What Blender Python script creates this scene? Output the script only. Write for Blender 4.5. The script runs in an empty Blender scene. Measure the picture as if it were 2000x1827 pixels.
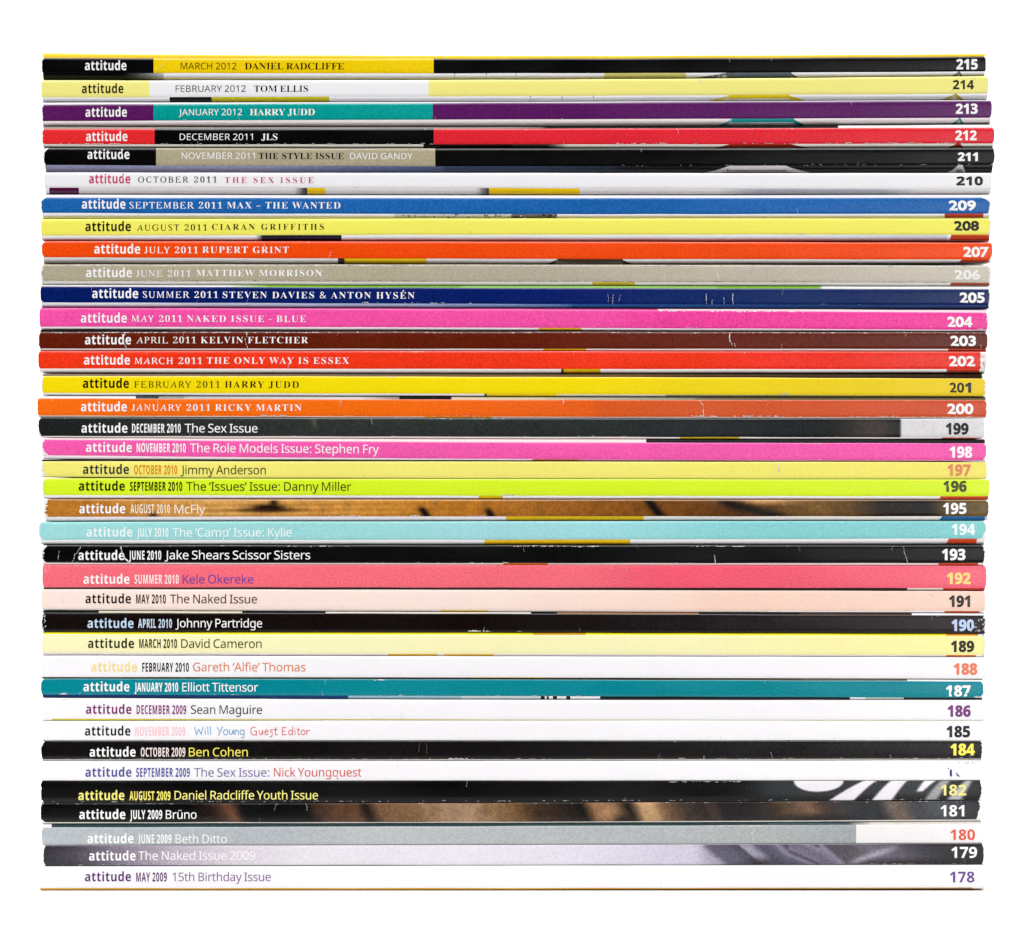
import bpy, math, random

# ------------------------------------------------------------------ scale
S = 0.0001623                      # metres per unit of the layout measured on the stack (300 mm = 1848 units)
BASE = 1740.0                      # layout height of the table the stack rests on
def X(u): return (u - 1000.0) * S
def Z(v): return (BASE - v) * S

scene = bpy.context.scene
col = scene.collection

# ------------------------------------------------------------------ camera
DIST = 1.6
cam_d = bpy.data.cameras.new('camera')
cam_d.sensor_fit = 'HORIZONTAL'
cam_d.sensor_width = 36.0
cam_d.lens = 36.0 * DIST / (2000 * S)
cam_d.clip_start, cam_d.clip_end = 0.05, 60.0
cam = bpy.data.objects.new('camera', cam_d)
cam.location = (0, -DIST, Z(913.5))
cam.rotation_euler = (math.radians(90), 0, 0)
col.objects.link(cam)
scene.camera = cam

# ------------------------------------------------------------------ world and lamps
world = bpy.data.worlds.new('World')
scene.world = world
world.use_nodes = True
world.node_tree.nodes['Background'].inputs[0].default_value = (1, 1, 1, 1)
world.node_tree.nodes['Background'].inputs[1].default_value = 0.02

def softbox(name, loc, target, sx, sy, power, tint=(1, 1, 1)):
    d = bpy.data.lights.new(name, 'AREA')
    d.shape = 'RECTANGLE'; d.size = sx; d.size_y = sy
    d.energy = power; d.color = tint
    o = bpy.data.objects.new(name, d)
    o.location = loc
    v = [t - l for t, l in zip(target, loc)]
    from mathutils import Vector
    o.rotation_euler = Vector(v).to_track_quat('-Z', 'Y').to_euler()
    col.objects.link(o)
    return o
softbox('key_softbox', (-0.25, -1.45, 1.9), (0, 0, 0.16), 1.5, 0.8, 67)
softbox('side_softbox', (0.46, -1.45, 0.15), (0.12, 0, 0.14), 0.34, 0.6, 3.8)
softbox('added_floor_light', (0, -0.28, 2.3), (0, -0.28, 0), 2.6, 0.35, 5.5)  # added overhead lamp that whitens the sweep in front of the stack
softbox('added_background_light', (0, 1.6, 2.6), (0, 1.7, 0), 3.2, 1.2, 130)  # added lamp behind the stack that washes the backdrop white

scene.view_settings.view_transform = 'Standard'
scene.view_settings.look = 'None'
scene.view_settings.exposure = 0.0
scene.view_settings.gamma = 1.0
scene.view_settings.use_curve_mapping = False
scene.render.engine = 'CYCLES'
scene.cycles.max_bounces = 6

# ------------------------------------------------------------------ materials
KEY = 0.80                         # albedo of unprinted coated paper
def lin(c):
    out = []
    for q in c[:3]:
        q = q / 255.0
        q = q / 12.92 if q <= 0.04045 else ((q + 0.055) / 1.055) ** 2.4
        out.append(q * KEY)
    return (out[0], out[1], out[2], 1.0)

def new_mat(name):
    m = bpy.data.materials.new(name); m.use_nodes = True
    nt = m.node_tree
    return m, nt, nt.nodes, nt.links, nt.nodes['Principled BSDF']

def math_node(nt, op, a, b=None):
    n = nt.nodes.new('ShaderNodeMath'); n.operation = op
    for i, q in enumerate((a, b)):
        if q is None: continue
        if isinstance(q, (int, float)): n.inputs[i].default_value = q
        else: nt.links.new(q, n.inputs[i])
    return n.outputs[0]

def printed_material(name, grain, rough0, rough1, spec):
    m, nt, N, L, b = new_mat(name)
    at = N.new('ShaderNodeAttribute'); at.attribute_name = 'print'
    tc = N.new('ShaderNodeTexCoord')
    n1 = N.new('ShaderNodeTexNoise'); n1.inputs['Scale'].default_value = 1700; n1.inputs['Detail'].default_value = 1.5
    n2 = N.new('ShaderNodeTexNoise'); n2.inputs['Scale'].default_value = 90; n2.inputs['Detail'].default_value = 4
    oi = N.new('ShaderNodeObjectInfo'); va = N.new('ShaderNodeVectorMath'); va.operation = 'ADD'
    L.new(tc.outputs['Object'], va.inputs[0]); L.new(math_node(nt, 'MULTIPLY', oi.outputs['Random'], 3.7), va.inputs[1])
    mpg = N.new('ShaderNodeMapping'); mpg.inputs['Scale'].default_value = (0.35, 1, 1)
    L.new(va.outputs[0], mpg.inputs['Vector'])
    L.new(va.outputs[0], n1.inputs['Vector']); L.new(mpg.outputs[0], n2.inputs['Vector'])
    bw = N.new('ShaderNodeRGBToBW'); L.new(at.outputs['Color'], bw.inputs[0])
    fade = math_node(nt, 'MAXIMUM', math_node(nt, 'SUBTRACT', 1.0, math_node(nt, 'MULTIPLY', bw.outputs[0], 1.25)), 0.06)
    g = math_node(nt, 'MULTIPLY', math_node(nt, 'MULTIPLY', math_node(nt, 'SUBTRACT', n1.outputs['Fac'], 0.5), grain), fade)
    g2 = math_node(nt, 'MULTIPLY', math_node(nt, 'SUBTRACT', n2.outputs['Fac'], 0.5), math_node(nt, 'ADD', math_node(nt, 'MULTIPLY', fade, 0.22), 0.03))
    f = math_node(nt, 'ADD', math_node(nt, 'ADD', g, g2), 1.0)
    sc = N.new('ShaderNodeVectorMath'); sc.operation = 'SCALE'
    L.new(at.outputs['Color'], sc.inputs[0]); L.new(f, sc.inputs['Scale'])
    # coloured speckle of the ink
    sub = N.new('ShaderNodeVectorMath'); sub.operation = 'SUBTRACT'; sub.inputs[1].default_value = (0.5, 0.5, 0.5)
    L.new(n1.outputs['Color'], sub.inputs[0])
    sm = N.new('ShaderNodeVectorMath'); sm.operation = 'SCALE'; sm.inputs['Scale'].default_value = 0.035 * grain
    L.new(sub.outputs[0], sm.inputs[0]); L.new(math_node(nt, 'MULTIPLY', fade, 0.014 * grain), sm.inputs['Scale'])
    ad = N.new('ShaderNodeVectorMath'); ad.operation = 'ADD'
    L.new(sc.outputs[0], ad.inputs[0]); L.new(sm.outputs[0], ad.inputs[1])
    mx = N.new('ShaderNodeVectorMath'); mx.operation = 'MAXIMUM'; mx.inputs[1].default_value = (0.0004, 0.0004, 0.0004)
    L.new(ad.outputs[0], mx.inputs[0])
    L.new(mx.outputs[0], b.inputs['Base Color'])
    r = N.new('ShaderNodeMapRange')
    r.inputs['From Min'].default_value = 0.3; r.inputs['From Max'].default_value = 0.7
    r.inputs['To Min'].default_value = rough0; r.inputs['To Max'].default_value = rough1
    L.new(n2.outputs['Fac'], r.inputs['Value']); L.new(r.outputs[0], b.inputs['Roughness'])
    b.inputs['Specular IOR Level'].default_value = spec
    bp = N.new('ShaderNodeBump'); bp.inputs['Strength'].default_value = 0.25; bp.inputs['Distance'].default_value = 0.00006
    L.new(n1.outputs['Fac'], bp.inputs['Height']); L.new(bp.outputs['Normal'], b.inputs['Normal'])
    return m
PRINT = printed_material('printed_coated_paper', 1.0, 0.17, 0.27, 0.24)
INK = printed_material('printed_lettering', 0.3, 0.17, 0.27, 0.24)

PAGES, nt, N, L_, b = new_mat('trimmed_page_edges')
tc = N.new('ShaderNodeTexCoord'); mp = N.new('ShaderNodeMapping'); mp.inputs['Scale'].default_value = (20, 20, 9000)
ns = N.new('ShaderNodeTexNoise'); ns.inputs['Scale'].default_value = 1.0; ns.inputs['Detail'].default_value = 2
cr = N.new('ShaderNodeValToRGB')
cr.color_ramp.elements[0].position = 0.35; cr.color_ramp.elements[0].color = (0.42, 0.41, 0.40, 1)
cr.color_ramp.elements[1].position = 0.65; cr.color_ramp.elements[1].color = (0.80, 0.79, 0.77, 1)
L_.new(tc.outputs['Object'], mp.inputs['Vector']); L_.new(mp.outputs[0], ns.inputs['Vector'])
L_.new(ns.outputs['Fac'], cr.inputs['Fac']); L_.new(cr.outputs['Color'], b.inputs['Base Color'])
b.inputs['Roughness'].default_value = 0.85

SWEEP, nt, N, L_, b = new_mat('white_paper_sweep')
ns = N.new('ShaderNodeTexNoise'); ns.inputs['Scale'].default_value = 3
cr = N.new('ShaderNodeValToRGB')
cr.color_ramp.elements[0].color = (0.88, 0.88, 0.88, 1); cr.color_ramp.elements[1].color = (0.91, 0.91, 0.91, 1)
L_.new(ns.outputs['Fac'], cr.inputs['Fac']); L_.new(cr.outputs['Color'], b.inputs['Base Color'])
b.inputs['Roughness'].default_value = 0.9; b.inputs['Specular IOR Level'].default_value = 0.1

# ------------------------------------------------------------------ the white sweep under and behind the stack
def sweep():
    prof = [(-0.18, 0.0), (1.5, 0.0)]
    for k in range(1, 13):
        a = k / 12 * math.pi / 2
        prof.append((1.5 + 0.8 * math.sin(a), 0.8 - 0.8 * math.cos(a)))
    prof.append((2.3, 4.0))
    vs, fs = [], []
    for y, z in prof:
        vs += [(-4, y, z), (4, y, z)]
    for k in range(len(prof) - 1):
        fs.append((2 * k, 2 * k + 1, 2 * k + 3, 2 * k + 2))
    me = bpy.data.meshes.new('floor'); me.from_pydata(vs, [], fs)
    for p in me.polygons: p.use_smooth = True
    me.materials.append(SWEEP)
    o = bpy.data.objects.new('floor', me); col.objects.link(o)
    o['kind'] = 'structure'; o['label'] = 'plain white paper sweep under and behind the magazine stack'
sweep()
GLYPHS = {
  'serif_bold': {
    'A': (96, '-2,0 -2,4 5,7 11,16 45,102 49,102 84,19 90,8 93,5 97,4 97,0 50,0 50,4 59,5 62,10 60,18 55,29 23,29 17,15 17,13 16,11 19,6 27,4 28,4 28,0;25,35 53,35 39,70'),
    'B': (97, '4,0 4,4 10,5 14,7 16,18 16,81 15,91 11,95 3,96 3,100 48,100 70,97 83,90 87,77 84,66 76,59 63,54 79,49 89,41 92,29 89,17 81,8 69,2 52,0;40,55 41,55 51,56 58,60 61,66 63,76 62,85 59,91 55,94 47,95 41,93 40,86;49,5 57,7 62,11 65,18 66,28 65,39 61,46 54,49 43,51 40,51 40,14 42,7'),
    'C': (103, '56,-2 42,-1 30,4 20,12 12,23 7,36 6,50 7,64 12,77 20,88 30,96 43,101 57,102 68,101 81,97 85,96 90,97 92,102 96,102 96,68 92,68 86,80 78,89 69,95 58,97 43,92 35,76 32,50 35,25 45,10 61,5 70,6 79,10 87,16 94,23 98,19 87,7 73,0'),
    'D': (109, '4,0 4,4 14,6 16,16 16,82 16,89 13,94 3,96 3,100 49,100 72,97 89,87 99,71 103,50 100,28 90,12 73,3 50,0;49,5 61,8 70,16 75,30 77,50 74,75 65,90 49,95 42,93 40,85 40,16 42,7'),
    'E': (97, '3,0 3,4 10,4 14,6 16,11 17,17 17,81 16,89 14,93 10,96 4,96 4,100 88,100 88,70 84,70 81,82 75,89 65,93 51,95 44,94 41,92 40,85 40,54 42,54 51,55 57,59 61,66 63,76 67,76 67,26 63,26 60,40 53,47 41,49 40,49 40,15 42,8 51,6 69,8 81,16 90,31 94,31 88,0'),
    'F': (89, '3,0 3,4 14,7 16,18 16,82 16,89 13,93 3,96 3,100 86,100 86,70 83,70 78,85 74,89 68,92 50,95 44,94 41,92 40,87 40,54 42,54 50,56 56,59 60,66 62,76 66,76 66,26 63,26 60,37 56,44 50,48 41,49 40,49 40,18 41,9 46,5 56,4 56,0'),
    'G': (112, '59,-2 44,-1 31,4 21,12 13,23 8,35 6,50 8,65 13,77 20,88 31,96 43,101 56,102 68,101 81,97 85,96 89,97 92,102 96,102 96,68 92,68 84,83 72,94 59,97 44,92 35,76 32,50 34,30 40,15 49,6 60,3 68,4 72,6 74,10 75,16 75,28 74,34 72,37 60,40 60,44 110,44 110,40 100,37 98,28 98,6 79,0'),
    'H': (115, '3,0 3,4 14,7 16,18 16,83 14,93 4,96 4,100 53,100 53,96 45,95 41,91 40,83 40,55 75,55 75,83 74,91 70,95 62,96 62,100 111,100 111,96 101,93 99,83 99,18 101,7 105,5 111,4 111,0 62,0 62,4 72,7 74,11 75,18 75,49 40,49 40,18 43,7 53,4 53,0'),
    'I': (57, '3,0 3,4 13,7 16,11 17,17 17,85 14,94 3,96 3,100 54,100 54,96 43,94 41,91 40,85 40,17 41,10 45,6 54,4 54,0'),
    'J': (73, '24,-14 11,-12 3,-5 -1,5 2,13 10,16 17,14 20,6 19,0 17,-4 18,-8 23,-9 28,-8 30,-5 32,5 32,81 31,90 27,94 17,96 17,100 69,100 69,96 61,95 57,90 56,81 56,19 52,1 42,-11'),
    'K': (112, '4,0 4,4 14,7 17,18 17,83 14,93 4,96 4,100 53,100 53,96 45,95 41,91 40,83 40,51 71,82 75,87 77,92 73,95 64,96 64,100 107,100 107,96 105,96 91,92 76,79 59,63 102,10 107,5 114,4 114,0 62,0 62,4 67,4 71,5 73,8 69,14 44,47 40,44 40,18 43,7 53,4 53,0'),
    'L': (94, '3,0 3,4 14,7 16,18 16,83 14,93 4,96 4,100 55,100 55,96 46,95 41,91 40,83 40,18 41,10 44,7 51,6 69,9 76,12 81,17 90,34 94,34 88,0'),
    'M': (139, '3,0 3,4 13,7 16,11 17,17 17,84 15,91 12,95 3,96 3,100 41,100 70,31 99,100 136,100 136,96 126,93 123,83 123,19 124,9 128,5 135,4 135,0 87,0 87,4 95,5 99,10 100,18 100,88 63,0 59,0 23,85 23,18 24,11 26,6 37,4 37,0'),
    'N': (108, '88,-2 23,77 23,17 26,7 37,4 37,0 4,0 4,4 12,5 16,9 17,17 17,85 8,95 4,96 4,100 34,100 86,37 86,83 85,91 81,95 73,96 73,100 105,100 105,96 95,93 93,83 93,-2'),
    'O': (115, '57,-2 47,-1 37,2 21,13 15,20 10,29 7,39 6,50 7,61 10,71 15,79 21,87 28,94 37,98 47,101 58,102 69,101 78,98 95,88 106,71 108,61 109,50 108,39 106,29 101,20 95,13 78,2 68,-1;58,3 72,8 81,24 83,50 82,70 76,85 68,94 57,97 43,92 35,76 32,50 34,30 39,15 47,6'),
    'P': (92, '3,0 3,4 14,7 16,18 16,83 14,93 4,96 4,100 47,100 63,99 74,97 80,93 86,87 89,81 90,73 87,62 81,53 69,47 53,45 40,45 40,18 43,7 53,4 53,0;40,50 44,50 54,52 60,55 63,62 64,72 63,82 60,89 55,93 47,95 42,93 40,87'),
    'R': (104, '3,0 3,4 14,7 16,18 16,83 14,93 4,96 4,100 48,100 67,98 81,94 89,85 92,73 89,63 82,55 69,49 95,11 99,6 105,4 105,0 74,0 44,47 40,47 40,18 43,7 53,4 53,0;40,51 45,51 55,53 61,57 65,64 67,74 65,85 59,92 49,95 42,93 40,85'),
    'S': (86, '9,-2 9,35 14,35 18,21 24,11 33,5 43,3 51,4 56,8 60,13 61,20 58,28 49,35 36,42 25,48 17,55 12,63 11,73 12,81 15,88 19,94 25,99 32,101 41,102 50,101 62,98 64,98 66,98 69,99 70,102 74,102 74,70 71,70 64,85 54,94 43,98 36,97 31,94 27,89 26,83 27,78 30,74 41,67 56,60 70,51 77,41 79,29 78,20 74,13 69,6 62,2 53,-1 42,-2 35,-2 28,0 22,2 19,3 15,2 13,-2'),
    'T': (93, '20,0 20,4 27,5 31,7 33,11 34,18 34,95 33,95 22,93 14,89 9,81 6,70 2,70 2,100 90,100 90,70 86,70 82,84 73,92 59,95 58,95 58,18 59,11 61,7 65,5 72,4 72,0'),
    'U': (108, '54,-3 37,-1 25,6 18,18 16,34 16,83 13,93 3,96 3,100 53,100 53,96 44,95 41,91 40,83 40,31 41,19 45,11 51,6 60,5 75,8 83,18 86,35 86,83 83,93 72,96 72,100 104,100 104,96 95,93 93,83 93,40 90,20 83,7 71,0'),
    'V': (94, '47,-3 10,84 5,92 -3,96 -3,100 46,100 46,96 37,95 33,90 35,83 57,31 76,83 78,90 75,95 66,96 66,100 97,100 97,96 90,94 84,84 50,-3'),
    'W': (134, '37,-2 7,86 3,94 -3,96 -3,100 40,100 40,96 33,95 31,90 32,82 49,34 66,77 63,88 59,94 50,96 50,100 96,100 96,96 89,95 86,90 88,85 104,36 119,81 121,89 118,95 110,96 110,100 137,100 137,96 131,92 126,83 98,-2 94,-2 69,68 42,-2'),
    'X': (103, '3,0 3,4 12,7 20,15 42,46 17,85 10,93 4,96 3,96 3,100 54,100 54,96 50,96 44,95 42,91 44,85 58,64 71,82 74,91 72,95 64,96 64,100 101,100 101,96 100,96 88,93 78,82 62,58 91,13 96,6 101,4 102,4 102,0 52,0 52,4 53,4 61,5 64,9 60,17 46,40 30,18 27,10 30,5 38,4 38,0'),
    'Y': (94, '22,0 22,4 33,7 35,18 35,39 10,85 3,94 0,96 -3,96 -3,100 45,100 45,96 43,96 37,95 34,91 36,86 55,50 73,80 77,90 74,95 65,96 65,100 96,100 96,96 90,93 84,86 59,45 59,18 62,7 72,4 72,0'),
    '0': (82, '41,-1 29,0 20,5 13,13 8,24 5,53 6,68 8,81 13,92 20,100 29,105 41,107 53,105 62,100 69,92 74,81 77,68 77,53 77,37 74,24 69,13 62,5 53,0;41,8 48,11 52,20 55,53 52,86 48,94 41,97 35,94 31,86 28,53 31,20 35,11'),
    '1': (82, '14,0 14,8 26,8 32,10 34,17 34,91 24,80 15,76 9,79 6,87 16,90 29,98 39,106 56,106 56,17 57,10 63,8 75,8 75,0'),
    '2': (82, '5,0 5,15 27,37 41,54 48,67 50,82 49,89 47,94 43,97 38,98 32,96 28,91 25,83 25,72 17,73 11,76 7,80 6,87 9,97 20,104 38,107 53,105 63,100 70,92 72,82 70,72 64,62 52,48 34,30 19,16 54,16 61,19 66,26 67,31 76,31 75,0'),
    '3': (82, '36,-1 18,1 7,8 4,16 5,21 8,25 17,28 18,19 22,14 27,10 35,9 44,11 50,17 53,31 51,38 47,44 40,48 30,50 21,50 21,59 31,59 39,60 45,65 48,72 49,81 46,93 42,97 37,98 33,97 29,94 25,86 24,75 16,76 10,78 7,82 5,88 7,95 14,101 24,105 38,107 52,105 63,101 70,93 72,83 70,74 65,66 58,60 49,56 61,52 72,44 75,38 76,30 72,15 63,5 51,0'),
    '4': (82, '27,0 27,8 31,8 39,10 42,13 43,18 43,27 2,27 2,36 44,105 64,105 64,37 80,37 80,27 64,27 64,18 65,13 68,10 76,8 78,8 78,0;12,37 43,37 43,63 43,77 44,91 42,87 38,80 35,74 32,70'),
    '5': (82, '36,-1 18,1 9,8 6,16 7,21 9,24 18,27 19,18 24,12 34,9 43,11 50,18 52,32 51,42 47,49 41,53 32,54 23,53 16,52 9,54 14,105 69,105 70,78 62,78 60,83 59,88 54,89 23,89 21,62 28,63 37,64 52,62 64,56 72,46 75,32 74,24 71,16 62,6 50,0'),
    '6': (82, '43,-1 33,0 24,4 17,11 11,20 8,33 7,49 9,71 17,90 23,97 30,102 39,106 49,107 64,104 72,99 75,91 74,86 71,83 65,80 57,79 56,88 53,95 47,98 40,96 33,88 29,76 27,59 35,63 48,65 60,63 69,57 75,47 77,34 75,20 69,8 58,1;44,8 49,10 53,14 55,22 56,33 55,43 52,50 48,54 42,56 34,53 27,49 29,30 32,18 37,11'),
    '7': (82, '24,0 64,89 25,89 19,87 16,82 15,74 6,74 7,105 78,105 78,98 37,0'),
    '8': (82, '40,-1 29,-1 20,2 13,7 8,13 5,19 4,27 6,36 10,42 26,53 13,65 9,72 8,80 11,93 15,99 22,103 31,106 42,107 56,105 66,99 71,91 73,81 72,73 68,67 54,57 65,51 72,44 77,36 78,28 76,16 68,6 56,0;45,62 52,70 55,81 53,89 49,96 41,98 36,97 32,94 29,82 30,75 33,70;41,7 48,8 53,12 56,18 58,25 56,32 52,37 36,47 28,39 24,26 25,18 29,12 34,8'),
    '9': (82, '33,-1 19,1 12,7 9,15 11,21 17,24 23,12 28,9 34,8 45,13 52,27 55,51 47,43 34,41 23,43 13,48 7,58 5,71 6,81 9,90 14,97 21,102 29,106 39,107 49,105 58,102 65,95 71,86 75,73 76,57 73,34 66,16 60,9 53,3 44,0;40,51 49,54 55,61 54,77 51,88 46,95 40,97 34,95 30,91 27,83 27,72 30,56'),
  },
  'serif_light': {
    'A': (100, '-18,0 -18,3 -10,5 -3,12 13,39 49,102 52,102 73,12 74,8 77,5 88,3 88,0 48,0 47,3 49,3 54,3 57,6 57,17 53,34 19,34 16,32 9,19 5,8 8,4 16,3 16,0;20,39 52,39 43,79'),
    'B': (94, '-7,0 -7,3 3,6 5,16 5,83 4,90 0,95 -9,97 -9,100 28,100 47,98 60,90 67,78 67,68 61,60 49,54 64,45 72,31 74,22 71,15 67,8 59,4 49,1 37,0;26,56 40,57 48,62 52,69 52,79 47,88 40,93 29,95 23,95 20,93 19,88 19,79 19,58 21,56;32,4 45,6 53,12 57,21 56,33 52,41 46,47 38,50 28,51 21,51 19,48 19,16 20,12 20,10 24,5'),
    'C': (101, '48,-2 35,-1 24,3 14,9 6,17 0,27 -5,38 -7,49 -6,59 1,78 14,93 27,100 41,102 62,98 66,98 70,101 73,101 75,72 72,72 72,74 71,76 67,85 61,92 54,96 44,97 36,96 28,93 16,80 10,60 10,49 12,38 18,24 27,13 38,6 50,4 67,9 80,22 83,20 77,10 69,3 59,-1'),
    'D': (109, '-8,0 -8,3 -7,3 2,5 5,16 5,83 4,90 0,95 -9,97 -9,100 30,100 43,99 56,95 67,89 76,81 83,71 87,59 89,47 88,36 85,26 80,18 72,10 62,5 50,1 36,0;35,5 46,6 56,9 63,15 68,22 72,41 70,62 64,76 55,87 43,93 29,95 22,94 20,91 19,83 19,19 20,11 21,8 24,6 29,5'),
    'E': (98, '-7,0 -7,3 2,5 5,16 5,83 4,90 0,95 -9,97 -9,100 68,100 69,78 67,78 67,79 62,89 55,94 41,95 29,95 22,94 20,92 19,85 19,56 31,56 40,57 46,59 49,64 50,70 53,70 52,35 50,35 49,40 46,47 41,50 32,51 19,51 19,18 19,13 20,10 23,6 32,5 42,5 59,7 69,15 76,27 79,27 76,0'),
    'F': (87, '-7,0 -7,3 -6,3 1,4 4,8 5,16 5,83 5,90 1,95 -8,97 -8,100 64,100 66,76 63,76 62,78 62,79 59,87 55,91 49,94 40,95 29,95 22,94 20,90 20,80 21,55 29,55 40,57 46,61 49,70 52,70 52,34 49,34 49,37 48,41 43,49 32,51 21,51 21,15 21,12 22,10 26,4 36,3 36,0'),
    'G': (116, '53,-2 40,-1 27,3 16,9 7,17 0,27 -5,39 -6,49 -6,60 1,79 14,93 27,100 43,102 62,99 70,96 74,95 79,96 81,101 83,101 85,70 83,70 76,82 68,90 57,96 45,97 33,95 23,89 16,79 12,66 11,51 13,37 19,23 28,11 40,5 54,2 67,6 71,9 72,14 72,34 72,37 72,40 70,43 67,45 57,46 57,49 98,49 98,46 90,45 87,40 87,37 87,31 88,8 72,0'),
    'H': (112, '-7,0 -7,3 0,4 4,8 5,16 5,83 4,90 0,95 -9,97 -9,100 31,100 31,97 22,95 19,84 19,61 19,58 21,56 25,56 62,56 65,56 66,59 66,83 65,90 61,95 52,97 52,100 92,100 92,97 91,97 83,94 80,84 80,17 81,13 81,10 85,5 94,3 94,0 54,0 54,3 55,3 62,4 65,8 66,16 66,46 66,47 66,48 64,50 60,50 23,50 20,50 19,47 19,17 19,13 20,10 24,5 33,3 33,0'),
    'I': (53, '-7,0 -7,3 -6,3 1,4 4,8 5,16 5,83 5,90 1,95 -8,97 -8,100 32,100 32,97 31,97 23,94 20,84 20,17 21,10 25,5 34,3 34,0'),
    'J': (55, '5,-2 -1,-1 -7,1 -11,6 -14,11 -13,16 -9,19 -3,17 1,12 1,10 1,9 1,6 3,3 5,2 8,3 9,6 10,10 10,16 10,82 9,90 8,94 5,95 -5,97 -5,100 36,100 36,97 27,95 25,86 25,29 24,15 20,5 14,0'),
    'L': (97, '-5,0 -5,3 5,5 7,16 7,83 7,87 6,90 2,95 -7,97 -7,100 33,100 33,97 24,95 21,85 22,20 22,14 22,11 25,6 34,5 44,5 62,7 72,14 78,28 81,28 79,0'),
    'M': (127, '-8,0 -8,3 0,4 3,8 4,16 5,83 4,90 0,95 -8,97 -8,100 19,100 50,23 80,100 107,100 107,97 106,97 97,94 95,84 95,17 96,13 96,10 100,5 109,3 109,0 69,0 69,2 76,4 80,8 81,18 81,84 47,0 45,0 11,85 11,22 12,10 16,5 25,3 25,0'),
    'N': (108, '73,-2 11,80 11,18 11,13 12,9 16,4 25,3 25,0 -7,0 -7,3 2,5 5,16 5,85 5,86 5,88 0,94 -8,97 -9,97 -9,100 12,100 70,23 70,82 70,87 69,91 65,96 56,97 56,100 88,100 88,97 81,96 77,92 76,84 76,-2'),
    'O': (111, '44,-2 32,-1 22,2 13,8 5,15 -1,24 -5,35 -6,54 -1,73 9,88 23,98 41,102 52,101 63,98 71,92 79,85 85,75 89,65 91,49 88,33 81,18 71,7 59,0;43,2 50,3 56,6 66,17 72,33 74,52 71,71 66,83 60,91 52,96 43,98 35,97 28,93 17,81 11,62 10,45 13,29 18,18 24,9 33,4'),
    'P': (87, '-7,0 -7,3 2,5 5,16 5,83 4,90 0,95 -9,97 -9,100 31,100 48,98 60,90 67,78 68,69 66,62 62,56 55,52 46,49 35,48 21,48 19,46 19,14 20,12 20,10 22,6 24,4 35,3 35,0;27,52 40,54 48,59 51,67 50,78 47,86 42,91 35,95 27,96 21,94 19,87 19,57 20,54 21,53'),
    'R': (97, '-7,0 -7,3 3,6 5,16 5,83 4,90 0,95 -9,97 -9,100 34,100 47,99 58,94 66,87 70,78 70,66 63,57 49,51 71,18 80,7 85,4 89,3 90,3 90,0 67,0 34,49 31,49 25,49 19,50 19,19 20,10 24,4 32,3 34,3 34,0;29,54 42,55 50,60 54,68 53,78 49,88 40,93 28,95 23,95 20,92 19,86 19,54 24,54'),
    'S': (79, '33,-2 12,2 10,3 8,3 5,2 4,-2 1,-2 -3,31 0,32 5,19 12,10 21,4 31,2 40,5 45,12 45,23 41,30 34,37 28,43 20,50 5,64 -2,76 -3,83 -2,89 6,99 20,102 27,102 33,100 38,99 41,98 44,99 45,102 48,102 51,72 49,72 45,83 39,91 32,96 24,98 17,96 13,93 11,88 11,81 17,72 26,63 35,56 44,48 52,39 57,27 59,19 57,12 54,6 49,2 42,-1'),
    'T': (90, '11,0 10,3 12,3 20,4 24,9 25,19 25,90 25,92 23,94 20,95 16,95 2,93 -5,87 -8,76 -11,76 -11,100 72,100 74,75 71,75 71,78 70,80 68,87 64,91 58,94 49,95 43,95 40,94 40,91 39,20 40,9 44,4 55,3 56,3 56,0'),
    'U': (106, '44,-2 30,0 18,5 10,13 5,24 3,39 3,83 2,90 -2,96 -12,97 -12,100 31,100 31,97 29,97 23,96 20,94 18,82 18,41 19,24 23,16 28,10 36,6 45,5 59,8 67,17 69,39 69,76 68,89 64,95 54,97 54,100 87,100 88,97 86,97 79,96 76,90 76,85 75,77 76,35 72,13 68,6 62,1 54,-1'),
    'V': (94, '18,-2 -2,85 -7,94 -17,97 -18,97 -18,100 22,100 22,97 21,97 15,97 12,95 12,83 27,21 61,81 65,92 61,96 54,97 53,100 84,100 84,97 77,93 69,83 21,-2'),
    'Y': (89, '10,0 11,3 19,4 23,7 24,14 24,43 1,79 -7,90 -14,96 -23,97 -23,100 20,100 20,97 11,96 10,91 11,88 13,85 35,51 51,77 56,86 56,92 52,96 49,97 43,97 43,100 77,100 77,97 70,93 62,82 39,44 39,14 39,11 39,9 41,6 44,4 55,3 55,0'),
  },
  'sans_bold': {
    'A': (97, '0,0 35,100 61,100 97,0 74,0 67,24 30,24 23,0;35,42 61,42 54,65 52,71 50,78 48,85 46,78 44,70 43,65'),
    'B': (94, '13,0 13,100 44,100 61,99 74,94 82,87 84,75 83,67 80,60 75,55 69,53 69,52 78,49 84,42 87,29 84,17 77,8 65,2 50,0;34,60 46,60 54,61 59,63 62,67 62,72 61,77 58,80 45,83 34,83;34,18 48,18 56,18 61,21 64,26 65,31 64,36 61,40 55,43 47,44 34,44'),
    'C': (89, '53,-1 39,0 28,5 19,13 13,23 9,35 8,50 9,64 14,77 20,87 29,95 41,100 55,101 70,100 84,94 77,77 66,82 55,84 44,81 36,75 32,64 30,50 31,36 36,25 44,18 55,16 67,18 81,22 81,4 68,0'),
    'D': (104, '13,0 13,100 44,100 59,99 71,94 81,87 89,78 94,66 96,51 92,29 81,13 64,3 41,0;34,18 43,18 60,21 70,32 74,50 72,65 66,75 57,81 45,83 34,83'),
    'E': (78, '13,0 13,100 70,100 70,83 34,83 34,61 68,61 68,43 34,43 34,18 70,18 70,0'),
    'F': (77, '13,0 13,100 70,100 70,83 33,83 33,57 67,57 67,39 33,39 33,0'),
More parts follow.
